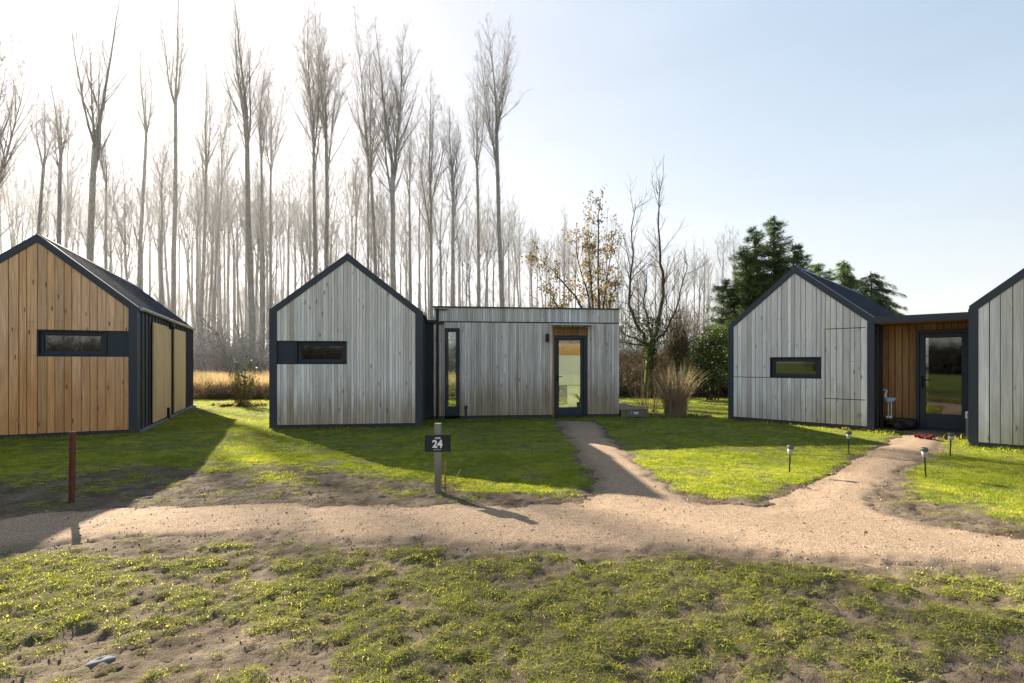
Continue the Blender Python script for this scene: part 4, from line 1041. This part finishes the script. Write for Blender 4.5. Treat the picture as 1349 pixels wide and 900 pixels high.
def conifer(seed, H, Rb, tops, name, loc, label, gap=.55, droop=.25, up=.35, prof=1.0, leafs=1.0, z0=.2, group=None):
    R = random.Random(seed); T_, lf = MB(), MB()
    for tx, ty, th in tops:
        base = Vector((tx*.35, ty*.35, 0)); top = Vector((tx, ty, th)); n = 8
        pts = [base.lerp(top, k/n)+vrand(R, .03)*(0 if k in (0, n) else 1) for k in range(n+1)]; pts[0].z = -.1
        T_.tube(pts, [.02+.16*(th/H)*(1-k/n) for k in range(n+1)], 7)
        z = z0
        while z < th-.1:
            f = z/th; q, _d = along(pts, f)
            rad_ = Rb*(th/H)*((1-f)**prof)*(.55+.45*min(1, f*5+.3))+.10
            nb = max(3, int(4+5*(1-f)))
            for b in range(nb):
                a = R.random()*6.283; L = rad_*R.choice((.45, .65, .85, 1.0, 1.25))*R.uniform(.8, 1.15)
                bp = [q.copy()]; dd = Vector((math.cos(a), math.sin(a), .25-.35*(1-f))); m = 5
                for k in range(m):
                    dd = (dd+Vector((0, 0, (-droop if k < 3 else up)*.35))+vrand(R, .05)).normalized(); bp.append(bp[-1]+dd*L/m)
                T_.tube(bp, [.022*(1-k/m)+.005 for k in range(m+1)], 3, False)
                shade = R.uniform(-.18, .18)
                ns = int((6+22*L)*leafs)
                for s in range(ns):
                    g = R.random()**.7; p, d2 = along(bp, g); wdt = .34*L*(1-g*.75)+.05
                    sd = Vector((-math.sin(a), math.cos(a), 0))*R.gauss(0, wdt*.42)
                    c = p+sd+Vector((0, 0, R.gauss(-.02, .06)-.10*abs(sd.length)))
                    u = (d2*.8+sd*.9+Vector((0, 0, R.uniform(-.55, .25)))+vrand(R, .2)).normalized()*R.uniform(.12, .30)
                    w = u.cross(Vector((0, 0, 1))+vrand(R, .4)); w = (w.normalized() if w.length > 1e-5 else Vector((1, 0, 0)))*R.uniform(.008, .019)
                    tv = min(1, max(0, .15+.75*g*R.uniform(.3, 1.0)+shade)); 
                    lf.quad(tuple(c-u*.3), tuple(c+u*.3+w), tuple(c+u), tuple(c+u*.3-w), (tv,)*3+(1,))
            z += gap*R.uniform(.6, 1.2)*(.55+.45*(1-f))
    o = empty(name, loc); tag(o, label, 'tree', group); T_.build('trunk', M['bark_dark'], o, True); lf.build('crown', M['conifer'], o); return o
d = 26.0
conifer(1, EYE+(HZ-284)*d/F, 4.2, [(0, 0, EYE+(HZ-284)*d/F), (-.95, .2, EYE+(HZ-297)*d/F), (1.15, .1, EYE+(HZ-320)*d/F), (-1.7, -.3, EYE+(HZ-326)*d/F), (-2.4, .3, EYE+(HZ-365)*d/F), (-.2, -.9, EYE+(HZ-330)*d/F)], 'conifer_tree', tree_at(1020, d), 'large dark green conifer with several pointed tips behind the silver gable', .27, .16, .35, .9, 3.6)
d = 30.0
conifer(2, EYE+(HZ-343)*d/F, 2.9, [(0, 0, EYE+(HZ-343)*d/F), (.5, .2, EYE+(HZ-362)*d/F)], 'conifer_tree', tree_at(1112, d), 'drooping conifer with yellow-green tips above the silver roof', .22, .5, .0, .6, 3.6)
conifer(3, EYE+(HZ-346)*d/F, 2.7, [(0, 0, EYE+(HZ-346)*d/F)], 'conifer_tree', tree_at(1078, d), 'small-topped conifer between the big one and the drooping one', .22, .3, .2, .7, 3.6)
conifer(4, EYE+(HZ-354)*d/F, 3.3, [(0, 0, EYE+(HZ-354)*d/F), (.8, .0, EYE+(HZ-385)*d/F)], 'conifer_tree', tree_at(1147, d+.8), 'rounded drooping conifer over the low end of the silver roof', .22, .55, -.1, .55, 3.6)

def leaf_mass(mb, R, c, rx, ry, rz, n, size, shell=.5):
    for k in range(n):
        v = vrand(R).normalized(); f = shell+(1-shell)*R.random(); lump = 1+.22*math.sin(v.x*5+c[0])*math.cos(v.z*6+c[2])
        p = Vector((c[0]+v.x*rx*f*lump, c[1]+v.y*ry*f*lump, c[2]+v.z*rz*f*lump))
        if p.z < .02: continue
        u = (vrand(R)+Vector((0, 0, -.4))).normalized()*size*R.uniform(.6, 1.3); w = u.orthogonal().normalized(); w = (Matrix.Rotation(R.random()*6.283, 3, u.normalized()) @ w)*size*R.uniform(.22, .42)
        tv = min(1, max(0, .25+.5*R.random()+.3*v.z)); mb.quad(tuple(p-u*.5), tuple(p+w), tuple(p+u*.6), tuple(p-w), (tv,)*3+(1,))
R = random.Random(8); mb = MB(); d = 20.5
for c in ((0, 0, .9), (.3, .3, 1.7), (-.35, -.1, 1.45), (.1, 0, 2.35), (.75, .2, 2.6), (-.75, 0, .8), (.8, .2, 1.2), (-.3, .1, 2.0)): leaf_mass(mb, R, (c[0]*1.15, c[1], c[2]), .62, .6, .62, 1500, .075, .25)
T_ = MB()
for k in range(9): T_.tube(limb(R, Vector((R.gauss(0, .15), R.gauss(0, .1), -.05)), Vector((R.gauss(0, .3), R.gauss(0, .2), 1)), R.uniform(1.4, 2.4), 4, .05, .06), [.03, .025, .02, .015, .008], 5)
o = empty('evergreen_shrub', tree_at(938, d)); tag(o, 'bright evergreen shrub with broad leaves at the foot of the large conifer', 'shrub'); T_.build('stems', M['bark_dark'], o, True); mb.build('foliage', M['laurel'], o)

# upright bare shrub in the gap between the houses
def stem_shrub(name, loc, label, seed, n, h, spread, mat, leaf=None, base=.18, twig=3, r=.007):
    R = random.Random(seed); o = empty(name, loc); tag(o, label, 'shrub'); mb = MB(); lf = MB()
    for k in range(n):
        a = R.random()*6.283; b = base*math.sqrt(R.random()); ti = spread*R.random()
        st = limb(R, Vector((b*math.cos(a), b*math.sin(a), -.03)), Vector((math.cos(a)*ti, math.sin(a)*ti, 1)), h*R.uniform(.55, 1.0), 5, .02, .035)
        mb.tube(st, [r, r*.9, r*.8, r*.65, r*.5, r*.3], 4, False)
        for t in range(twig):
            p, dd = along(st, R.uniform(.4, .98)); tp = limb(R, p, side_dir(R, dd, .45), R.uniform(.1, .4), 2, .05, .1); mb.tube(tp, [r*.5, r*.4, r*.2], 3, False)
            if leaf and R.random() < leaf[1]:
                for q in range(4):
                    c, _ = along(tp, R.random()); u = vrand(R).normalized()*.05; w = u.orthogonal().normalized()*.02; tv = R.random(); lf.quad(tuple(c-u), tuple(c+w), tuple(c+u), tuple(c-w), (tv,)*3+(1,))
    mb.build('stems', mat, o)
    if leaf: lf.build('leaves', leaf[0], o)
    return o
sh = stem_shrub('bare_shrub', (-9.25, 17.6, 0), 'upright bare shrub with a few green leaves in the gap beside the brown house', 41, 70, 1.75, .28, M['bark_shoot'], (M['laurel'], .28), .22)
mb = MB(); R = random.Random(42)
for k in range(60): leaf_mass(mb, R, (R.gauss(0, .38), R.gauss(0, .2), .05), .10, .08, .07, 12, .10, .2)
mb.build('leaf_litter', M['leaf_brown'], sh)
# straw-coloured ornamental grass
def straw_clump(name, loc, label, seed, n, h, spread, base, mat, w=.012):
    R = random.Random(seed); mb = MB()
    for k in range(n):
        a = R.random()*6.283; b = base*math.sqrt(R.random()); tv = R.random()
        blade(mb, R, (b*math.cos(a), b*math.sin(a), -.02), a+R.gauss(0, .5), h*R.uniform(.45, 1.0), w*R.uniform(.6, 1.4), spread*R.uniform(.0, 1.0), (tv,)*3+(1,), 4)
    o = mb.build(name, mat, None); o.location = loc; tag(o, label, 'shrub'); return o
straw_clump('ornamental_grass', (4.62, 14.5, 0), 'tall straw-coloured clump of dry ornamental grass behind the deck', 51, 620, 1.66, .62, .30, M['straw'])
b2 = stem_shrub('bare_shrub', (4.15, 15.6, 0), 'loose brown bare shrub just behind the straw-coloured grass clump', 52, 60, 1.35, .55, M['bark_shoot'], None, .3, 4, .006)
mb = MB(); R = random.Random(53)
for k in range(70): leaf_mass(mb, R, (R.gauss(0, .42), R.gauss(0, .22), .03), .10, .08, .05, 12, .07, .2)
o = mb.build('leaf_litter', M['leaf_brown'], None); o.location = (4.6, 14.2, 0); tag(o, kind='stuff')

# reeds and rough growth along the back of the lawn
def reed_src(seed, h, n, r, mat, nm, w=.014, lean=.35):
    R = random.Random(seed); mb = MB()
    for k in range(n):
        a = R.random()*6.283; b = r*math.sqrt(R.random()); tv = R.random()
        blade(mb, R, (b*math.cos(a), b*math.sin(a), -.02), R.random()*6.283, h*R.uniform(.5, 1.0), w*R.uniform(.5, 1.5), lean*R.random(), (tv,)*3+(1,), 3)
    return mb.build(nm, mat, None, False, False)
pr = [reed_src(60+i, 1.0, 60, .32, M['reed'], 'reed_source_'+names[i]) for i in range(4)]
n = 5200; x = rng.uniform(-32, 1.5, n); y = rng.uniform(21.5, 33, n); k = fbm(x*.5, y*.5, 91, 3) > .36; x, y = x[k], y[k]; n = len(x)
scatter('reeds', np.stack([x, y, np.zeros(n)], -1), np.stack([rng.normal(0, .08, n), rng.normal(0, .08, n), rng.uniform(0, 6.28, n)], -1), rng.uniform(.7, 1.2, n)*(1+.25*(fbm(x*.35, y*.35, 92, 2)-.5)*2), rng.integers(0, 4, n), pr)
def bramble_src(seed, nm, h=1.0, mt='bramble', leafy=True):
    R = random.Random(seed); mb = MB()
    for k in range(26):
        a = R.random()*6.283; st = limb(R, Vector((R.gauss(0, .2), R.gauss(0, .2), 0)), Vector((math.cos(a)*R.random(), math.sin(a)*R.random(), 1)), h*R.uniform(.5, 1.25), 4, -.05, .2); tv = R.random()
        mb.tube(st, [.010, .008, .007, .006, .004], 3, False, (tv,)*3+(1,))
        for t in range(6):
            p, dd = along(st, R.uniform(.2, 1)); mb.tube(limb(R, p, side_dir(R, dd, .9), R.uniform(.1, .4), 2, 0, .15), [.006, .005, .003], 3, False, (tv,)*3+(1,))
            u = vrand(R).normalized()*.05; w = u.orthogonal().normalized()*.025; tv2 = R.random()
            if leafy: mb.quad(tuple(p-u), tuple(p+w), tuple(p+u), tuple(p-w), (tv2,)*3+(1,))
    return mb.build(nm, M[mt], None, False, False)
pr = [bramble_src(80+i, 'bramble_source_'+names[i]) for i in range(4)]
xa = rng.uniform(.5, 15, 1500); ya = rng.uniform(22.6, 34, 1500); sa = rng.uniform(.8, 1.5, 1500)*np.interp(ya, [22, 26, 34], [.8, 1.25, 1.6])
xb = rng.uniform(-34, .5, 500); yb = rng.uniform(20.6, 22.2, 500); sb = rng.uniform(.35, .75, 500)
xc = rng.uniform(-100, 50, 4600); yc_ = rng.uniform(33, 110, 4600); sc_ = np.exp(rng.normal(.75, .4, 4600))
k = xc < 14; xc, yc_, sc_ = xc[k], yc_[k], sc_[k]
x = np.concatenate([xa, xb]); y = np.concatenate([ya, yb]); s = np.concatenate([sa, sb]); n = len(x)
scatter('undergrowth', np.stack([x, y, np.zeros(n)-.03], -1), np.stack([np.zeros(n), np.zeros(n), rng.uniform(0, 6.28, n)], -1), s, rng.integers(0, 4, n), pr)
n = len(xc); prt = [bramble_src(88+i, 'thicket_source_'+names[i], 1.0, 'barkfar', False) for i in range(4)]
scatter('thicket', np.stack([xc, yc_, np.zeros(n)-.03], -1), np.stack([np.zeros(n), np.zeros(n), rng.uniform(0, 6.28, n)], -1), sc_, rng.integers(0, 4, n), prt)
pr = [bramble_src(95+i, 'reflection_hedge_source_'+names[i], 1.0, 'hedge_dark', False) for i in range(4)]
n = 900; x = rng.uniform(-70, 70, n); y = rng.uniform(-46, -32, n)
scatter('reflection_hedge', np.stack([x, y, np.zeros(n)-.1], -1), np.stack([np.zeros(n), np.zeros(n), rng.uniform(0, 6.28, n)], -1), rng.uniform(2.8, 4.4, n), rng.integers(0, 4, n), pr)  # unseen hedge added behind the camera to darken reflections in the panes
# pale rail fence glimpsed behind the flat wing
fn = empty('rail_fence', (6.4, 30.0, 0), .05); tag(fn, 'pale wooden rail fence glimpsed through the undergrowth beyond the deck', 'fence')
for k in range(4):
    mb = MB(); mb.box(-.6+.9*k, -.52+.9*k, 0, .08, 0, 1.62); mb.build('post', M['offwhite'], fn)
for z in (1.30, 1.50):
    mb = MB(); mb.box(-.7, 2.3, -.03, -.003, z, z+.07); mb.build('rail', M['offwhite'], fn)

# low winter haze hanging in and beyond the plantation
t = NT('winter_haze'); vs = t.n('ShaderNodeVolumeScatter', i_Color=(1, 1, 1), i_Density=.00055, i_Anisotropy=.45)
t.t.links.new(vs.outputs[0], t.out.inputs['Volume'])
mb = MB(); mb.box(-420, 320, 19, 230, -1, 48); hz = mb.build('haze', t.m); tag(hz, kind='stuff')
# ------------------------------------------------------------------ light, sky, camera
EL, AZ = 25.9, -41.5
W = bpy.data.worlds.new('World'); scene.world = W; W.use_nodes = True
nt = W.node_tree; nt.nodes.clear()
sky = nt.nodes.new('ShaderNodeTexSky'); sky.sky_type = 'NISHITA'; sky.sun_disc = False
sky.sun_elevation = rad(EL); sky.sun_rotation = rad(AZ); sky.air_density = 1.0; sky.dust_density = 1.2; sky.ozone_density = 1.0; sky.altitude = 0
bg = nt.nodes.new('ShaderNodeBackground'); bg.inputs[1].default_value = .095
out = nt.nodes.new('ShaderNodeOutputWorld'); hs_ = nt.nodes.new('ShaderNodeHueSaturation'); hs_.inputs['Saturation'].default_value = 1.08; nt.links.new(sky.outputs[0], hs_.inputs['Color']); cap = nt.nodes.new('ShaderNodeVectorMath'); cap.operation = 'MINIMUM'; cap.inputs[1].default_value = (4.4, 4.4, 4.4)   # clips the brightest sky round the sun so fine twigs stay visible
def vm(op, a, b):
    q = nt.nodes.new('ShaderNodeVectorMath'); q.operation = op
    for k, v in ((0, a), (1, b)):
        if isinstance(v, tuple): q.inputs[k].default_value = v
        else: nt.links.new(v, q.inputs[k])
    return q.outputs[0]
hx = hs_.outputs[0]; soft = vm('DIVIDE', vm('MULTIPLY', hx, (1.72, 1.65, 1.60)), vm('ADD', vm('MULTIPLY', hx, (.50, .49, .465)), (1, 1, 1)))
tc_ = nt.nodes.new('ShaderNodeTexCoord'); wn = nt.nodes.new('ShaderNodeTexNoise'); wn.inputs['Scale'].default_value = 1.6; wn.inputs['Detail'].default_value = 6; wn.inputs['Distortion'].default_value = .6
nt.links.new(vm('MULTIPLY', tc_.outputs['Generated'], (1.0, 1.6, 4.5)), wn.inputs['Vector'])
wr = nt.nodes.new('ShaderNodeMapRange'); wr.inputs[1].default_value = .40; wr.inputs[2].default_value = .75; wr.inputs[3].default_value = .985; wr.inputs[4].default_value = 1.07; nt.links.new(wn.outputs[0], wr.inputs[0])
cw = nt.nodes.new('ShaderNodeCombineXYZ')
for k in range(3): nt.links.new(wr.outputs[0], cw.inputs[k])
nt.links.new(vm('MULTIPLY', soft, cw.outputs[0]), cap.inputs[0]); nt.links.new(cap.outputs[0], bg.inputs[0]); nt.links.new(bg.outputs[0], out.inputs[0])
sl = bpy.data.lights.new('sun', 'SUN'); sl.energy = 5.0; sl.angle = rad(.53); sl.color = (1.0, .89, .72)
so = bpy.data.objects.new('sun', sl); COL.objects.link(so)
sd_ = Vector((math.sin(rad(AZ))*math.cos(rad(EL)), math.cos(rad(AZ))*math.cos(rad(EL)), math.sin(rad(EL))))
so.rotation_euler = sd_.to_track_quat('Z', 'Y').to_euler(); so.location = sd_*60

cam = bpy.data.cameras.new('camera'); co = bpy.data.objects.new('camera', cam); COL.objects.link(co)
co.location = (0, 0, EYE); co.rotation_euler = (rad(90), 0, 0)
cam.sensor_width = 36; cam.lens = F/1349*36; cam.shift_x = 0; cam.shift_y = (HZ-450)/1349; cam.clip_start = .05; cam.clip_end = 4000
scene.camera = co
scene.view_settings.view_transform = 'Standard'; scene.view_settings.look = 'None'; scene.view_settings.exposure = 0; scene.view_settings.gamma = 1
scene.render.engine = 'CYCLES'
cy = scene.cycles; cy.max_bounces = 8; cy.diffuse_bounces = 3; cy.transparent_max_bounces = 16; cy.use_denoising = True
cy.sample_clamp_indirect = 6; cy.film_exposure = 4.25
